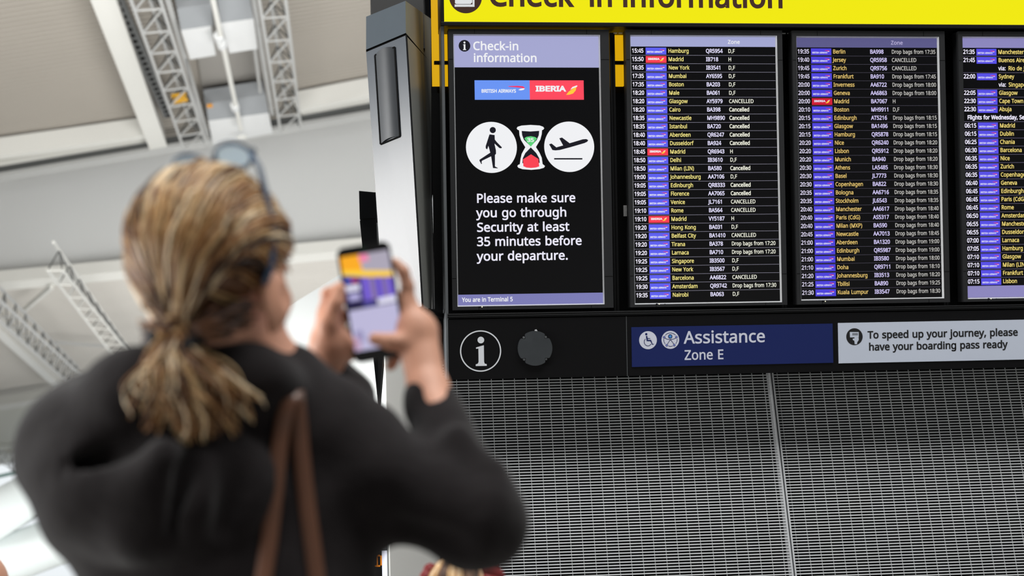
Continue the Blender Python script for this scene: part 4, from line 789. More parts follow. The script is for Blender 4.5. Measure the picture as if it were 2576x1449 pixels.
def hair_mat(name, stops):
    m = bpy.data.materials.new(name); m.use_nodes = True; nt = m.node_tree; b = nt.nodes['Principled BSDF']; b.inputs['Roughness'].default_value = .42; b.inputs['Specular IOR Level'].default_value = .45
    at = nt.nodes.new('ShaderNodeAttribute'); at.attribute_name = 'tone'; rp = nt.nodes.new('ShaderNodeValToRGB'); rp.color_ramp.elements[0].color = (*[lin(v) for v in stops[0][1]], 1)
    rp.color_ramp.elements[0].position = stops[0][0]; rp.color_ramp.elements[1].position = stops[-1][0]; rp.color_ramp.elements[1].color = (*[lin(v) for v in stops[-1][1]], 1)
    for p, c in stops[1:-1]: e = rp.color_ramp.elements.new(p); e.color = (*[lin(v) for v in c], 1)
    nt.links.new(at.outputs['Fac'], rp.inputs[0]); nt.links.new(rp.outputs[0], b.inputs['Base Color']); return m
m_hair = hair_mat('blonde_streaked_hair', [(0, (30, 16, 8)), (.3, (88, 52, 24)), (.6, (158, 112, 66)), (.82, (210, 174, 124)), (1, (238, 216, 182))])
def tone(o, fn):
    a = o.data.attributes.new('tone', 'FLOAT', 'POINT'); a.data.foreach_set('value', [fn(i, v.co) for i, v in enumerate(o.data.vertices)])
def head_axes(yaw, pitch):
    y, p = math.radians(yaw), math.radians(pitch); F = Vector((math.sin(y)*math.cos(p), math.cos(y)*math.cos(p), math.sin(p))); S = Vector((math.cos(y), -math.sin(y), 0)); return F, S, S.cross(F)
def add_head(f, c, F, S, U, sc_=1.0, neck_to=None, neck_r=.055):
    A = (F, S, U); q = lambda a, b, d: c+(F*a+S*b+U*d)*sc_; z = sc_
    f.ell(q(-.008, 0, .018), (.098*z, .077*z, .090*z), A, .01); f.ell(q(.040, 0, -.035), (.058*z, .060*z, .080*z), A, .03*z)
    f.ell(q(.050, 0, -.092), (.034*z, .040*z, .026*z), A, .03*z)                       # jaw and chin
    f.cap(q(.082, 0, -.085), q(.086, 0, -.092), .013*z, .013*z, .02*z)
    f.cap(q(.092, 0, .0), q(.112, 0, -.034), .008*z, .012*z, .012*z)                     # nose
    for sd in (-1, 1):
        f.cap(q(.086, sd*.012, .014), q(.078, sd*.045, .014), .011*z, .010*z, .012*z)    # brow
        f.ell(q(.072, sd*.040, -.032), (.022*z, .020*z, .020*z), A, .02*z)             # cheek
        f.ell(q(.092, sd*.031, -.004), (.010*z, .015*z, .009*z), A, .006*z, cut=True)
        f.ell(q(.078, sd*.031, -.004), (.0125*z, .0125*z, .0125*z), A, .002*z)           # eyeball
        f.ell(q(-.006, sd*.091, -.048), (.022*z, .010*z, .036*z), (F*.94-S*(-.34*sd), S*.94+F*(-.34*sd), U), .006*z)      # ear
        f.ell(q(.003, sd*.104, -.046), (.010*z, .008*z, .019*z), A, .004*z, cut=True)
        f.cap(q(-.004, sd*.084, -.078), q(-.003, sd*.082, -.085), .008*z, .007*z, .008*z)
    f.cap(q(.094, -.02, -.062), q(.094, .02, -.062), .007*z, .007*z, .008*z); f.cap(q(.101, 0, -.058), q(.101, 0, -.067), .006*z, .006*z, .008*z)
    if neck_to is not None: f.cap(q(-.012, 0, -.075), neck_to, neck_r*z, neck_r*1.12*z, .03*z)
# ------------------------------------------------------------------ the woman in front
HC = P(545, 692, 1.83); HF, HS, HU = head_axes(31, 8)
TC = P(580, 1150, 1.86)                                      # between the shoulder blades
RS, RE, RW = P(850, 1120, 1.86), P(1215, 1300, 1.80), P(1078, 985, 1.955)
LS, LE, LW = P(300, 1170, 1.84), P(850, 1260, 2.20), P(812, 925, 2.06)
hip = Vector((TC.x+.02, TC.y+.03, .92))
woman = thing('person', 'woman in a black hooded jacket with blonde ponytail, holding up a phone', 'person', T((hip.x, hip.y, 0)))
WO = Vector((hip.x, hip.y, 0))
# phone frame (defined first so the fingers can close on it)
PC = P(936, 760, 2.0); e1 = (RT*.985-DN*.165+FW*.08).normalized(); e3 = (-FW-DN*.04).normalized(); e2 = (e3.cross(e1)).normalized(); e3 = e1.cross(e2).normalized()
if e3.dot(FW) > 0: e3 = -e3
if e2.dot(DN) > 0: e2 = -e2                                  # e2 up the phone, e3 towards the woman
PW, PH, PT = .0755, .164, .0085
def ph(a, b, c=0.0): return PC+e1*a+e2*b+e3*c
f = Field((WO.x-.42, WO.y-.34, -.01), (WO.x+.48, WO.y+.62, 1.80), .0042)
neck0 = P(545, 960, 1.86)
add_head(f, HC, HF, HS, HU, 1.0, neck0, .056)
f.cap(P(500, 1010, 1.86), P(680, 1010, 1.86), .07, .07, .04); f.cap(neck0, TC, .075, .12, .05, flat=FW, ratio=.75)
f.cap(TC, hip+UP*.10, .135, .12, .05, flat=FW, ratio=.7); f.cap(hip+UP*.06, hip-UP*.02, .15, .15, .05, flat=FW, ratio=.75)
f.cap(LS, RS, .06, .06, .05)
for sd in (-1, 1):
    h0 = hip+Vector((sd*.085, 0, -.03)); k_ = Vector((hip.x+sd*.09, hip.y+.02, .49)); a_ = Vector((hip.x+sd*.095, hip.y-.01, .09))
    f.cap(h0, k_, .082, .056, .03); f.cap(k_, a_, .054, .036, .02); f.cap(a_-UP*.04, a_+Vector((.02*sd, .15, -.055)), .034, .030, .02)
f.cap(RS, RE, .050, .041, .03); f.cap(RE, RW, .040, .027, .02); f.cap(LS, LE, .050, .041, .03); f.cap(LE, P(858, 1010, 2.09), .038, .033, .02); f.cap(P(858, 1010, 2.09), LW, .033, .026, .02)
# right hand: palm behind the lower right corner, fingers up the right edge and round the back, thumb over the glass
rk = [ph(.048, -.010, -.010), ph(.047, -.026, -.016), ph(.044, -.042, -.020), ph(.038, -.058, -.022)]
pr0 = RW.lerp(ph(.052, -.055, -.004), .25); prm = ph(.054, -.052, -.004)
f.cap(RW, prm, .027, .029, .015, flat=FW, ratio=.75); f.cap(prm, rk[0], .024, .013, .015); f.cap(prm, rk[2], .024, .014, .015); f.cap(prm, rk[3], .022, .012, .012)
def finger(pts, rs, k=.005):
    for i in range(len(pts)-1): f.cap(pts[i], pts[i+1], rs[i], rs[i+1], k if i else .010)
finger([rk[0], ph(.053, .014, -.010), ph(.050, .036, -.008), ph(.041, .050, -.010)], [.0105, .0095, .0088, .0078])
finger([rk[1], ph(.045, -.002, -.024), ph(.022, .006, -.024), ph(.002, .010, -.018)], [.0105, .0098, .009, .008])
finger([rk[2], ph(.040, -.030, -.028), ph(.014, -.026, -.026), ph(-.006, -.024, -.018)], [.010, .0094, .0086, .0076])
finger([rk[3], ph(.028, -.070, -.022), ph(.014, -.088, -.016), ph(.010, -.094, -.008)], [.0095, .0086, .008, .007])
finger([prm, ph(.040, -.066, .014), ph(.018, -.060, .019), ph(-.004, -.052, .0155)], [.020, .0142, .0118, .0095], .006)
# left hand: holds the left edge, thumb along the side, fingers curled behind
plm = ph(-.066, -.050, -.010)
lk = [ph(-.066, -.006, -.018), ph(-.062, -.022, -.024), ph(-.056, -.040, -.026), ph(-.050, -.056, -.024)]
f.cap(LW, plm, .027, .030, .015, flat=FW, ratio=.8); f.cap(plm, lk[0], .026, .014, .015); f.cap(plm, lk[2], .024, .014, .015); f.cap(plm, lk[3], .020, .012, .012)
finger([lk[0], ph(-.060, .022, -.016), ph(-.040, .028, -.016), ph(-.022, .026, -.016)], [.0105, .0096, .0088, .0078])
finger([lk[1], ph(-.046, -.012, -.030), ph(-.022, -.006, -.026), ph(-.006, -.004, -.018)], [.0105, .0096, .009, .008])
finger([lk[2], ph(-.040, -.040, -.030), ph(-.020, -.040, -.026), ph(-.010, -.040, -.018)], [.010, .0092, .0086, .0076])
finger([lk[3], ph(-.040, -.066, -.018), ph(-.042, -.052, .004), ph(-.044, -.042, .006)], [.0095, .0090, .0085, .0076])
finger([plm, ph(-.064, -.020, .010), ph(-.050, .006, .012), ph(-.0415, .026, .008)], [.020, .0140, .0115, .0092], .006)
f.mesh('body', m_skin, woman, WO)
# jacket
j = Field((WO.x-.45, WO.y-.36, .72), (WO.x+.50, WO.y+.45, 1.62), .0075)
tw = TC-UP*.62
j.cap(P(590, 1190, 1.86), tw+RT*.0+FW*.02, .185, .20, .06, flat=FW, ratio=.68)
j.cap(P(330, 1015, 1.86), P(228, 1130, 1.82), .058, .080, .06); j.cap(P(228, 1130, 1.82), P(300, 1245, 1.80), .082, .088, .05); j.cap(P(300, 1245, 1.8), LE, .085, .066, .05); j.cap(LS, LE, .075, .066, .05)
j.cap(P(640, 1010, 1.85), P(870, 1150, 1.85), .056, .070, .05); j.cap(P(860, 1165, 1.85), P(1195, 1305, 1.80), .072, .064, .05)
j.cap(P(1195, 1300, 1.80), P(1088, 1030, 1.945), .061, .036, .022); j.cap(P(1088, 1030, 1.945), P(1082, 1000, 1.955), .036, .0345, .01)
j.cap(LE, P(858, 1010, 2.09), .064, .050, .04); j.cap(P(858, 1010, 2.09), P(812, 930, 2.06), .048, .036, .02)
j.cap(P(420, 1000, 1.90), P(680, 1005, 1.90), .052, .052, .04)
j.ell(P(560, 975, 1.87), (.105, .075, .048), (RT, FW, DN), .03)
# hood lying on the back: upper roll and hanging lobe
j.cap(P(135, 1098, 1.79), P(340, 1000, 1.745), .040, .056, .02); j.cap(P(340, 1000, 1.745), P(650, 955, 1.775), .056, .048, .03)
j.ell(P(425, 1242, 1.755), (.152, .098, .100), (RT, FW, DN), .008); j.ell(P(300, 1200, 1.765), (.110, .085, .10), (RT, FW, DN), .02)
j.cap(P(150, 1205, 1.715), P(330, 1118, 1.675), .012, .018, .014, cut=True); j.cap(P(330, 1118, 1.675), P(640, 1050, 1.69), .018, .014, .014, cut=True)
j.cap(P(330, 1330, 1.685), P(420, 1150, 1.665), .016, .020, .04); j.cap(P(560, 1330, 1.685), P(600, 1140, 1.685), .012, .014, .03, cut=True); j.cap(P(430, 1340, 1.672), P(470, 1180, 1.668), .008, .010, .02, cut=True)
# folds of the raised sleeve
j.cap(P(1225, 1180, 1.80), P(1160, 1110, 1.83), .016, .016, .03)
j.cap(P(1000, 1190, 1.79), P(1110, 1170, 1.80), .012, .010, .015, cut=True); j.cap(P(1010, 1330, 1.76), P(1150, 1370, 1.735), .012, .010, .02, cut=True)
j.wrinkle(.0016, (((30, 10, 45), .3, 14), ((-38, 12, 30), 1.7, 18), ((62, 25, -50), 2.2, 22)))
jk = j.mesh('jacket', m_jkt, woman, WO)
lg = Field((WO.x-.26, WO.y-.22, .05), (WO.x+.26, WO.y+.24, 1.02), .012)
lg.cap(hip+UP*.06, hip-UP*.02, .155, .158, .05, flat=FW, ratio=.78)
for sd in (-1, 1):
    h0 = hip+Vector((sd*.085, 0, -.03)); k_ = Vector((hip.x+sd*.09, hip.y+.02, .49)); a_ = Vector((hip.x+sd*.095, hip.y-.01, .10))
    lg.cap(h0, k_, .09, .066, .03); lg.cap(k_, a_, .066, .052, .02)
lg.mesh('trousers', m_trs, woman, WO)
def shoes(WO_, hip_, parent, mt):
    for sd in (-1, 1):
        a_ = Vector((hip_.x+sd*.095, hip_.y-.01, .09)); s_ = Field((a_.x-.08, a_.y-.09, 0), (a_.x+.09, a_.y+.24, .16), .008)
        s_.cap(a_-UP*.045+Vector((0, -.02, 0)), a_+Vector((.02*sd, .155, -.052)), .045, .042, .02); s_.cap(a_-UP*.02, a_+UP*.02, .046, .046, .02); s_.plane_cut((0, 0, .004), (0, 0, -1)); s_.mesh('shoe', mt, parent, WO_)
shoes(WO, hip, woman, m_shoe)
# hair: a close cap, strands combed back to the tie, and the loose ponytail
def hd(a, b, c): return HC+HF*a+HS*b+HU*c
EC = hd(-.012, 0, .032); ER = (.112, .091, .106)
def shell(d, off=0.0):       # d in head axes
    k_ = math.sqrt((d.x/ER[0])**2+(d.y/ER[1])**2+(d.z/ER[2])**2); r = 1/k_+off; return EC+(HF*d.x+HS*d.y+HU*d.z)*r
TIE = hd(-.090, -.004, -.092)
tied = Vector(((TIE-EC).dot(HF), (TIE-EC).dot(HS), (TIE-EC).dot(HU))).normalized()
hf = Field(HC-Vector((.2, .2, .2)), HC+Vector((.2, .2, .2)), .005)
hf.ell(EC, tuple(r-.002 for r in ER), (HF, HS, HU), .01); hf.cap(hd(-.075, -.006, -.045), TIE, .034, .012, .03)
def cutp(a, c, na, nc): n = (HF*na+HU*nc).normalized(); hf.plane_cut(hd(a, 0, c), n)
cutp(.028, 0, .72, -.69); hf.ell(hd(.006, .088, -.050), (.034, .036, .042), (HF, HS, HU), .004, cut=True)
g_ = np.meshgrid(*hf.ax, indexing='ij', sparse=True); q = [g_[i]-HC[i] for i in range(3)]; qa = sum(q[i]*HF[i] for i in range(3)); qc = sum(q[i]*HU[i] for i in range(3)); qb = sum(q[i]*HS[i] for i in range(3))
hf.g = np.maximum(hf.g, (-(qc+.076-.50*qa)*.8).astype(np.float32))
hair = hf.mesh('hair', m_hair, woman, WO)
ha = random.Random(5)
def streak(b, c): return .5+.5*math.sin(17*b+9*c+2.2*math.sin(11*c-4*b))
def hco(v):
    p = Vector(v)+WO-EC; b, c, a = p.dot(HS), p.dot(HU), p.dot(HF); return max(0, min(1, .20+.12*streak(b*4, c*2)))
tone(hair, lambda i, v: hco(v))
sb = MB(); tones = []
def strand(mb, pts, r0, r1, t, n=4, tl=None):
    k = len(pts); mb.tube(pts, [r0+(r1-r0)*i/(k-1) for i in range(k)], m_hair, n)
    for i in range(k):
        tones.extend([max(0, min(1, t+(tl or 0)*(i/(k-1))))]*n)
for i in range(1100):
    u = ha.random()
    if i < 520:                                               # from the hairline: over the brow, temple to temple
        an = (ha.random()-.5)*2*math.radians(88); c = .075*math.cos(an)-.002; b = .095*math.sin(an); a = .026+.93*c+ha.uniform(-.012, .004); st = Vector((a, b, c))
    else:                                                     # from the scalp
        an = ha.uniform(-2.6, 2.6); el = ha.uniform(-.3, 1.4); st = Vector((.03*math.cos(an)-.02, .1*math.sin(an)*math.cos(el)*1.0, .1*math.sin(el)+.01))
    st = (HC+HF*st.x+HS*st.y+HU*st.z)-EC; st = Vector((st.dot(HF), st.dot(HS), st.dot(HU))).normalized(); off = ha.uniform(.0, .007); pts = []
    K_ = 12; md = Vector((-.62, 1.1*st.y, max(.05, .78*st.z))); end = TIE+HS*ha.uniform(-.013, .013)+HU*ha.uniform(-.012, .012)+HF*ha.uniform(-.012, .006); wv = ha.uniform(-.004, .004); p_ = ha.uniform(0, 6)
    for k_ in range(K_):
        t = k_/(K_-1); d = st*(1-t)**2+md*2.4*t*(1-t)+tied*t*t; q_ = shell(d.normalized(), off+.002*math.sin(3*t+p_))
        blend = max(0, (t-.62)/.38)**1.4; pts.append(q_.lerp(end, blend)+HS*(wv*math.sin(5*t+p_))-WO)
    b0, c0 = (shell(st)-EC).dot(HS), (shell(st)-EC).dot(HU)
    tn = .20+.58*streak(b0*6+.3, c0*4)+ha.gauss(0, .24)-(.16 if c0 < .0 and b0 > 0 else 0)+max(0, min(.25, -(b0+.02)*6))  # left strands raised in tone: window light put into their colour
    if ha.random() < .14: tn += .3
    strand(sb, pts, ha.uniform(.0016, .0032), .0014, tn, 4, -.16)
for i in range(60):                                            # loose curls low on the left of the nape
    a0 = hd(-.098+ha.uniform(-.012, .02), -.030+ha.uniform(-.022, .05), -.062+ha.uniform(-.03, .04)); e_ = TIE+HS*ha.uniform(-.02, .03)-HF*ha.uniform(0, .015)+HU*ha.uniform(-.01, .03); ph_ = ha.uniform(0, 6); am = ha.uniform(.003, .007); pts = []
    for k_ in range(12): t = k_/11; pts.append(a0.lerp(e_, t)+(HS*math.cos(ph_+t*9)+HF*math.sin(ph_+t*9)-HF*.5)*am*math.sin(math.pi*t)-WO)
    strand(sb, pts, .0018, .0014, ha.choice([.1, .2, .35, .55, .75]), 4)
for i in range(260):                                           # dark hair gathered up from the nape, right of the tie
    a = ha.uniform(-.085, -.036); sd_ = 1 if ha.random() < .68 else -1; b = sd_*(.072-abs(a+.03)*.35+ha.uniform(-.012, .012)); c = -.060+.50*a+ha.uniform(-.006, .03); st = hd(a, b, c); e_ = TIE+HS*ha.uniform(-.008, .014)+HU*ha.uniform(-.006, .010); md = st.lerp(e_, .5)+HS*.012*sd_-HF*.016; pts = []
    for k_ in range(9): t = k_/8; pts.append(st*(1-t)**2+md*2*t*(1-t)+e_*t*t-WO)
    strand(sb, pts, .0022, .0014, max(0, ha.gauss(.14, .10)), 4)
so = sb.build('combed_strands', hair, smooth=True); so['kind'] = 'stuff'
at_ = so.data.attributes.new('tone', 'FLOAT', 'POINT'); at_.data.foreach_set('value', tones)
sb = MB(); tones = []
for i in range(420):
    s0 = TIE+HS*ha.uniform(-.014, .014)+HU*ha.uniform(-.012, .010)-HF*ha.uniform(-.004, .012)
    fan = ha.gauss(0, .42); fan = max(-1, min(1, fan)); ln = ha.uniform(.55, 1.0)*(1-.22*abs(fan))
    ex = 485+fan*150+ha.uniform(-18, 18); ey = 885+235*ln; ed = min(j.hit(ex, ey, 1.50, 1.9), 1.78)-ha.uniform(.004, .022); mx_, my = 470+fan*150, 930+ha.uniform(-30, 30); mdp = min(j.hit(mx_, my, 1.5, 1.95), 1.79)-ha.uniform(.006, .04)
    p1, p2 = P(mx_, my, mdp), P(ex, ey, ed); am = ha.uniform(.004, .012); w_ = ha.uniform(4, 9); q_ = ha.uniform(0, 6); pts = []; curl = ha.uniform(-.02, .02)
    for k_ in range(13): t = k_/12; c = s0*(1-t)**2+p1*2*t*(1-t)+p2*t*t; pts.append(c+RT*(am*math.sin(q_+w_*t)*t*1.6+curl*t**3)+DN*(.002*math.cos(q_+w_*t))-FW*(.004*math.sin(w_*t+q_))-WO)
    tn = .50+.28*math.sin(fan*14+1)+ha.gauss(0, .22)
    strand(sb, pts, ha.uniform(.0013, .0026), .0009, tn, 4, .10)
pt = sb.build('ponytail', hair, smooth=True); pt['kind'] = 'stuff'
at_ = pt.data.attributes.new('tone', 'FLOAT', 'POINT'); at_.data.foreach_set('value', tones)
ax_ = (P(470, 900, 1.76)-TIE).normalized(); sx = ax_.cross(FW).normalized(); sy = ax_.cross(sx)
ring = [TIE+(sx*math.cos(a)+sy*math.sin(a))*.0235+ax_*.002*math.sin(3*a)-WO for a in np.linspace(0, 2*math.pi, 25)]; tb = MB().tube(ring, .0125, mat('black_hair_elastic', (24, 25, 30), .7, noise=.2, scale=80), 10, cap=False)
tb.tube([p+ax_*.013 for p in ring], .0105, MATS['black_hair_elastic'], 10, cap=False).build('hair_tie', hair, smooth=True)
for sd in (-1, 1):                                             # brows, lashes and iris are faint but real
    e_ = MB(); c = hd(.0885, sd*.031, -.004)-WO; e_.tube([c+HF*.001, c+HF*.0025], .0055, mat('blue_grey_iris', (70, 90, 105), .2), 14).build('iris', woman)
    e_ = MB(); e_.tube([hd(.097-.006*abs(k), sd*(.014+.010*k), .018+.002*math.sin(k))-WO for k in range(4)], [.002, .003, .0026, .0012], m_shoe, 6).build('eyebrow', woman)
# sunglasses pushed up on the head
sg = thing('sunglasses', 'blue tinted sunglasses pushed up on the blonde hair', 'sunglasses', T(hd(.03, 0, .125))); SO = hd(.03, 0, .125)
m_fr = mat('blue_grey_acetate', (52, 72, 98), .25, spec=.6, noise=.1); m_ln = bpy.data.materials.new('blue_tinted_lens'); m_ln.use_nodes = True
lb = m_ln.node_tree.nodes['Principled BSDF']; lb.inputs['Base Color'].default_value = (.35, .50, .68, 1); lb.inputs['Transmission Weight'].default_value = .85; lb.inputs['Roughness'].default_value = .08; lb.inputs['IOR'].default_value = 1.1
lf = (HF*.62+HU*.78).normalized(); lu = (lf.cross(HS)).normalized(); lu = lu if lu.dot(HU) > -9 else -lu
ln0 = hd(.006, 0, .154)
fr = MB()
for sd in (-1, 1):
    c = ln0+HS*(sd*.034)-SO; loop = [c+HS*(.027*math.cos(a))+lu*(.021*math.sin(a)) for a in np.linspace(0, 2*math.pi, 29)]
    fr.tube(loop, .0028, m_fr, 8, cap=False)
    l_ = MB(); l_.add([c+lf*.002]+[c+HS*(.027*math.cos(a))+lu*(.021*math.sin(a)) for a in np.linspace(0, 2*math.pi, 28, endpoint=False)], [(0, 1+i, 1+(i+1) % 28) for i in range(28)], m_ln); l_.build('lens', sg, smooth=True)
    tp = [ln0+HS*(sd*.061), hd(-.004, sd*.080, .126), hd(-.010, sd*.0945, .060), hd(-.014, sd*.0965, .015), hd(-.018, sd*.095, -.010), hd(-.030, sd*.091, -.034)]
    MB().tube([p-SO for p in tp], [.0032, .0042, .0050, .0052, .0050, .0042], m_fr, 8).build('temple', sg, smooth=True)
    fr.tube([ln0+HS*(sd*.061)-SO, ln0+HS*(sd*.068)+lf*.001-SO], .004, m_fr, 8)
fr.tube([ln0-HS*.008-SO, ln0+lf*.004-SO, ln0+HS*.008-SO], .0026, m_fr, 8); fr.build('frame', sg, smooth=True)
# smartphone
PM = Matrix((e1, e2, e3)).transposed().to_4x4(); PM.translation = PC
t = thing('smartphone', 'black smartphone held up in both hands, showing the boards on its screen', 'phone', PM)
def rrect(w_, h_, r, n=7): return [(sx_*(w_/2-r)+r*math.cos(a), sy_*(h_/2-r)+r*math.sin(a)) for sx_, sy_, a0 in ((1, 1, 0), (-1, 1, 90), (-1, -1, 180), (1, -1, 270)) for a in [math.radians(a0+90*i/n) for i in range(n+1)]]
m_ph = mat('black_phone_body', (12, 13, 18), .28, spec=.5, noise=.05); MB().poly([rrect(PW, PH, .0105)], PT/2, m_ph, -PT/2).build('body', t, bevel=.0015)
s = MB().poly([rrect(PW-.004, PH-.004, .009)], PT/2+.0002, mat('phone_glass', (8, 9, 12), .1)).build('screen', t)
x0, x1, y0, y1 = -PW/2+.0035, PW/2-.0035, -PH/2+.017, PH/2-.013; W_, H_ = x1-x0, y1-y0
R4 = lambda b, a, c, d, e, n_, rgb, z: b.poly([[(x0+W_*u_, y1-H_*v_) for u_, v_ in e]], PT/2+z, em(n_, rgb))
b = MB()
def blk(n_, rgb, e, z): b.poly([[(x0+W_*u_, y1-H_*v_) for u_, v_ in e[::-1]]], PT/2+z, em(n_, rgb))
blk('view_grey', (172, 166, 182), [(0,0),(1,0),(1,.24),(0,.3)], .0004); blk('view_lavender', (188, 184, 216), [(0,.55),(1,.53),(1,1),(0,1)], .0004)
blk('view_orange', (250, 172, 40), [(0,0),(.40,0),(.42,.21),(0,.2)], .0005); blk('view_yellow', (253, 208, 66), [(0,.14),(.4,.17),(1,.225),(1,.285),(.5,.25),(0,.19)], .0006); blk('view_pink', (243, 130, 170), [(.38,.01),(.56,.01),(.58,.08),(.39,.08)], .0007)
blk('view_violet', (98, 84, 158), [(0,.19),(.5,.25),(1,.285),(1,.56),(0,.56)], .0005); blk('view_night', (46, 40, 92), [(0,.21),(.33,.245),(.33,.56),(0,.56)], .0006); blk('view_purple', (120, 96, 212), [(.38,.25),(.50,.26),(.50,.49),(.38,.49)], .0007); blk('view_purple2', (116, 92, 216), [(.66,.265),(.74,.275),(.74,.49),(.66,.49)], .0007)
blk('view_purple2', (116, 92, 216), [(.88,.285),(.96,.29),(.96,.49),(.88,.49)], .0007); blk('view_dust', (150, 128, 178), [(.53,.26),(.60,.27),(.60,.49),(.53,.49)], .0007); blk('view_dusk', (138, 116, 176), [(.78,.28),(.86,.285),(.86,.49),(.78,.49)], .0007)
blk('view_red', (215, 60, 120), [(.16,.25),(.28,.26),(.28,.285),(.16,.28)], .0008); blk('view_blue', (90, 110, 220), [(.03,.24),(.16,.25),(.16,.28),(.03,.27)], .0008); blk('view_white', (226, 224, 244), [(.02,.31),(.30,.31),(.30,.37),(.02,.37)], .0008); blk('view_pale', (176, 170, 216), [(.05,.40),(.28,.40),(.28,.47),(.05,.47)], .0008)
blk('view_ink', (38, 34, 62), [(0,.50),(1,.49),(1,.56),(0,.57)], .0007); blk('view_navy', (74, 70, 150), [(.32,.51),(.58,.51),(.58,.55),(.32,.55)], .0009); blk('view_white', (226, 224, 244), [(.62,.49),(1,.48),(1,.545),(.62,.55)], .0009); blk('view_shade', (150, 146, 186), [(.05,.80),(.20,.78),(.24,.9),(.06,.92)], .0006); blk('view_rose', (190, 160, 190), [(.0,.86),(.12,.84),(.16,.98),(0,1)], .0007)
b.build('camera_view', s)
MB().disc(0, PH/2-.006, .003, PT/2+.0005, mat('camera_green', (20, 60, 44), .15), 18).build('front_camera', t)
MB().box((-PW/2+.006, PH/2-.032, -PT/2-.0018), (-PW/2+.030, PH/2-.007, -PT/2), m_ph).build('rear_camera', t, bevel=.001); MB().box((PW/2-.0004, .018, -.0015), (PW/2+.0006, .034, .0015), m_ph).build('side_button', t)
rg = MB(); c = ph(-.047, -.035, -.028).lerp(ph(-.056, -.040, -.026), .3); rp = [c+(e2*math.cos(a)+e3*math.sin(a))*.0102 for a in np.linspace(0, 2*math.pi, 21)]; rg.tube(rp, .002, mat('pale_gold', (214, 190, 120), .25, metal=.9), 8, cap=False)
tag(rg.build('finger_ring', smooth=True), 'pale gold ring on the hand at the left of the phone', 'ring')
# shoulder bag: strap over the right shoulder, bag at the back of the hip
m_lth = mat('brown_leather', (98, 66, 50), .34, noise=.15, scale=30, spec=.5)
BO_ = P(735, 2100, 1.72); bag = thing('shoulder_bag', 'brown leather strap of a shoulder bag looped over her right shoulder', 'bag', T((BO_.x, BO_.y, .72))); BG = Vector((BO_.x, BO_.y, .72))
def strap_pts(pxs):
    out = []
    for px, py in pxs:
        d = j.hit(px, py, 1.5, 2.0); d = d if d < 1.99 else 1.80; out.append(P(px, py, d-.007))
    return out
for pxs in ([(742, 985), (726, 1005), (712, 1050), (702, 1120), (694, 1200), (686, 1290), (676, 1370), (664, 1449), (650, 1540)], [(738, 985), (748, 1010), (752, 1060), (757, 1140), (766, 1220), (776, 1300), (788, 1390), (798, 1460), (806, 1540)]):
    p = strap_pts(pxs); p = [p[0]+FW*.05-DN*.0]+p+[Vector((p[-1].x, p[-1].y-.01, BG.z+.24))]; n_ = len(p)
    q_ = [(p[max(i-1, 0)]+p[i]*2+p[min(i+1, n_-1)])/4 for i in range(n_)]
    MB().tube([v-BG for v in q_], [(.0105, .0035)]*n_, m_lth, 10, flat=RT).build('strap', bag, smooth=True)
bb = Field((BG.x-.20, BG.y-.10, BG.z-.02), (BG.x+.20, BG.y+.08, BG.z+.28), .01); bb.cap(BG+Vector((-.11, 0, .08)), BG+Vector((.11, 0, .08)), .08, .08, .02, flat=(0, 1, 0), ratio=.5); bb.cap(BG+Vector((-.10, 0, .17)), BG+Vector((.10, 0, .17)), .07, .07, .05, flat=(0, 1, 0), ratio=.4); bb.mesh('pouch', m_lth, bag, BG)
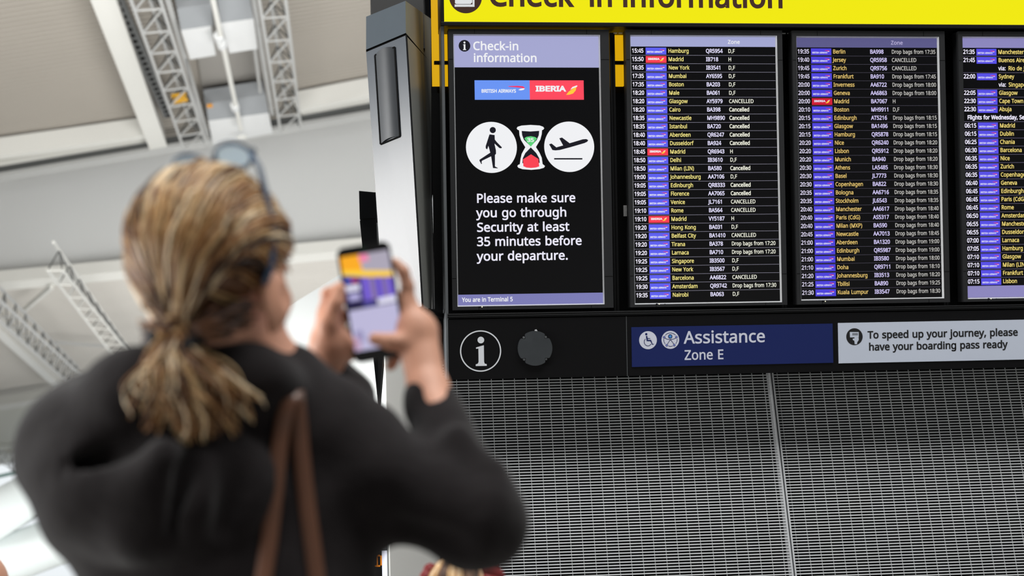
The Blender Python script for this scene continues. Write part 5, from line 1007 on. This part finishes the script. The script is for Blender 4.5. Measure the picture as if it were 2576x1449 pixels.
# ------------------------------------------------------------------ two bystanders whose heads just reach the lower edge
def bystander(label, hc, yaw, skin, coat, hairm, scale=1.0, htone=.7):
    F_, S_, U_ = head_axes(yaw, 0); base = Vector((hc.x, hc.y, 0)); hz = hc.z; t = thing('person', label, 'person', T(base)); z_ = hz/1.60
    f2 = Field((base.x-.36, base.y-.36, -.01), (base.x+.36, base.y+.36, hz+.2), .009); A = (F_, S_, U_); pt_ = lambda a, b, c: base+F_*a+S_*b+UP*c
    add_head(f2, hc, F_, S_, U_, z_, pt_(-.01, 0, hz-.22), .055); sh = hz-.27*z_; hp = hz*.52
    f2.cap(pt_(0, 0, sh-.06), pt_(0, 0, hp), .14*z_, .13*z_, .05, flat=F_, ratio=.7); f2.cap(pt_(0, -.15*z_, sh), pt_(0, .15*z_, sh), .055*z_, .055*z_, .05)
    for sd in (-1, 1):
        f2.cap(pt_(0, sd*.18*z_, sh), pt_(-.01, sd*.22*z_, sh-.27*z_), .048*z_, .04*z_, .03); f2.cap(pt_(-.01, sd*.22*z_, sh-.27*z_), pt_(.04, sd*.22*z_, sh-.50*z_), .038*z_, .027*z_, .02); f2.cap(pt_(.04, sd*.22*z_, sh-.50*z_), pt_(.06, sd*.21*z_, sh-.60*z_), .03*z_, .022*z_, .02)
        f2.cap(pt_(0, sd*.08*z_, hp), pt_(.01, sd*.085*z_, hz*.29), .08*z_, .056*z_, .03); f2.cap(pt_(.01, sd*.085*z_, hz*.29), pt_(-.01, sd*.09*z_, .08), .054*z_, .038*z_, .02); f2.cap(pt_(-.02, sd*.09*z_, .045), pt_(.13, sd*.10*z_, .038), .04*z_, .034*z_, .02)
    f2.plane_cut((0, 0, .002), (0, 0, -1)); f2.mesh('body', skin, t, base)
    c2 = Field((base.x-.38, base.y-.38, hp-.25), (base.x+.38, base.y+.38, sh+.14), .014); c2.cap(pt_(0, 0, sh-.06), pt_(0, 0, hp-.12), .165*z_, .17*z_, .05, flat=F_, ratio=.75); c2.cap(pt_(0, -.15*z_, sh), pt_(0, .15*z_, sh), .072*z_, .072*z_, .05)
    for sd in (-1, 1): c2.cap(pt_(0, sd*.18*z_, sh), pt_(-.01, sd*.22*z_, sh-.27*z_), .066*z_, .056*z_, .03); c2.cap(pt_(-.01, sd*.22*z_, sh-.27*z_), pt_(.04, sd*.22*z_, sh-.49*z_), .054*z_, .044*z_, .02)
    c2.mesh('coat', coat, t, base)
    l2 = Field((base.x-.3, base.y-.3, .05), (base.x+.3, base.y+.3, hp+.1), .015)
    for sd in (-1, 1): l2.cap(pt_(0, sd*.08*z_, hp), pt_(.01, sd*.085*z_, hz*.29), .095*z_, .07*z_, .03); l2.cap(pt_(.01, sd*.085*z_, hz*.29), pt_(-.01, sd*.09*z_, .09), .068*z_, .055*z_, .02)
    l2.mesh('trousers', m_trs, t, base)
    return t, base, F_, S_, U_, z_
hc2 = P(1165, 1522, 2.9)
t, base, F_, S_, U_, z_ = bystander('person with fair hair and dark red headscarf, low under the raised elbow', hc2, 20, m_skin, mat('red_brown_coat', (110, 34, 30), .8, noise=.1), m_hair)
c = hc2+U_*.018*z_; hh = MB(); tones = []
for i in range(520):
    an = ha.uniform(-math.pi, math.pi); rr = ha.uniform(.2, 1); st = Vector((math.cos(an)*rr*.5, math.sin(an)*rr*.5, 1)).normalized(); en = Vector((math.cos(an)*1.0, math.sin(an)*1.0, -.75-.25*ha.random())).normalized(); pts = []; off = ha.uniform(.004, .016)
    if en.x > .35: en.z = .1; en.normalize()
    for k_ in range(8): t_ = k_/7; d = (st*(1-t_)+en*t_).normalized(); kk = 1/math.sqrt((d.x/.104)**2+(d.y/.084)**2+(d.z/.096)**2)*z_+off*(.4+t_); pts.append(c+(F_*d.x+S_*d.y+U_*d.z)*kk-base)
    strand(hh, pts, .003, .002, .55+.3*math.sin(an*9)+ha.gauss(0, .13), 4)
ho = hh.build('hair', t, smooth=True); at_ = ho.data.attributes.new('tone', 'FLOAT', 'POINT'); at_.data.foreach_set('value', tones)
sf = MB(); m_scf = mat('dark_red_scarf', (122, 22, 24), .6, noise=.2, scale=40)
for off_, sd in ((-.04, 1), (-.01, 1), (.02, 1), (-.04, -1), (-.01, -1), (.02, -1)):
    loop = []
    for a in np.linspace(sd*math.pi/2-.75, sd*math.pi/2+.75, 17): d = Vector((math.cos(a)*1.0, math.sin(a)*1.0, .62+off_*9)).normalized(); kk = 1/math.sqrt((d.x/.104)**2+(d.y/.084)**2+(d.z/.096)**2)*z_+.014; loop.append(c+(F_*d.x+S_*d.y+U_*d.z)*kk-base)
    sf.tube(loop, .013, m_scf, 8)
sf.build('headscarf', t, smooth=True)
hc3 = P(-66, 1486, 3.5)
t, base, F_, S_, U_, z_ = bystander('person with bare forehead at the lower left corner of the photo', hc3, 200, m_skin, mat('olive_coat', (70, 74, 62), .8, noise=.1), m_hair)
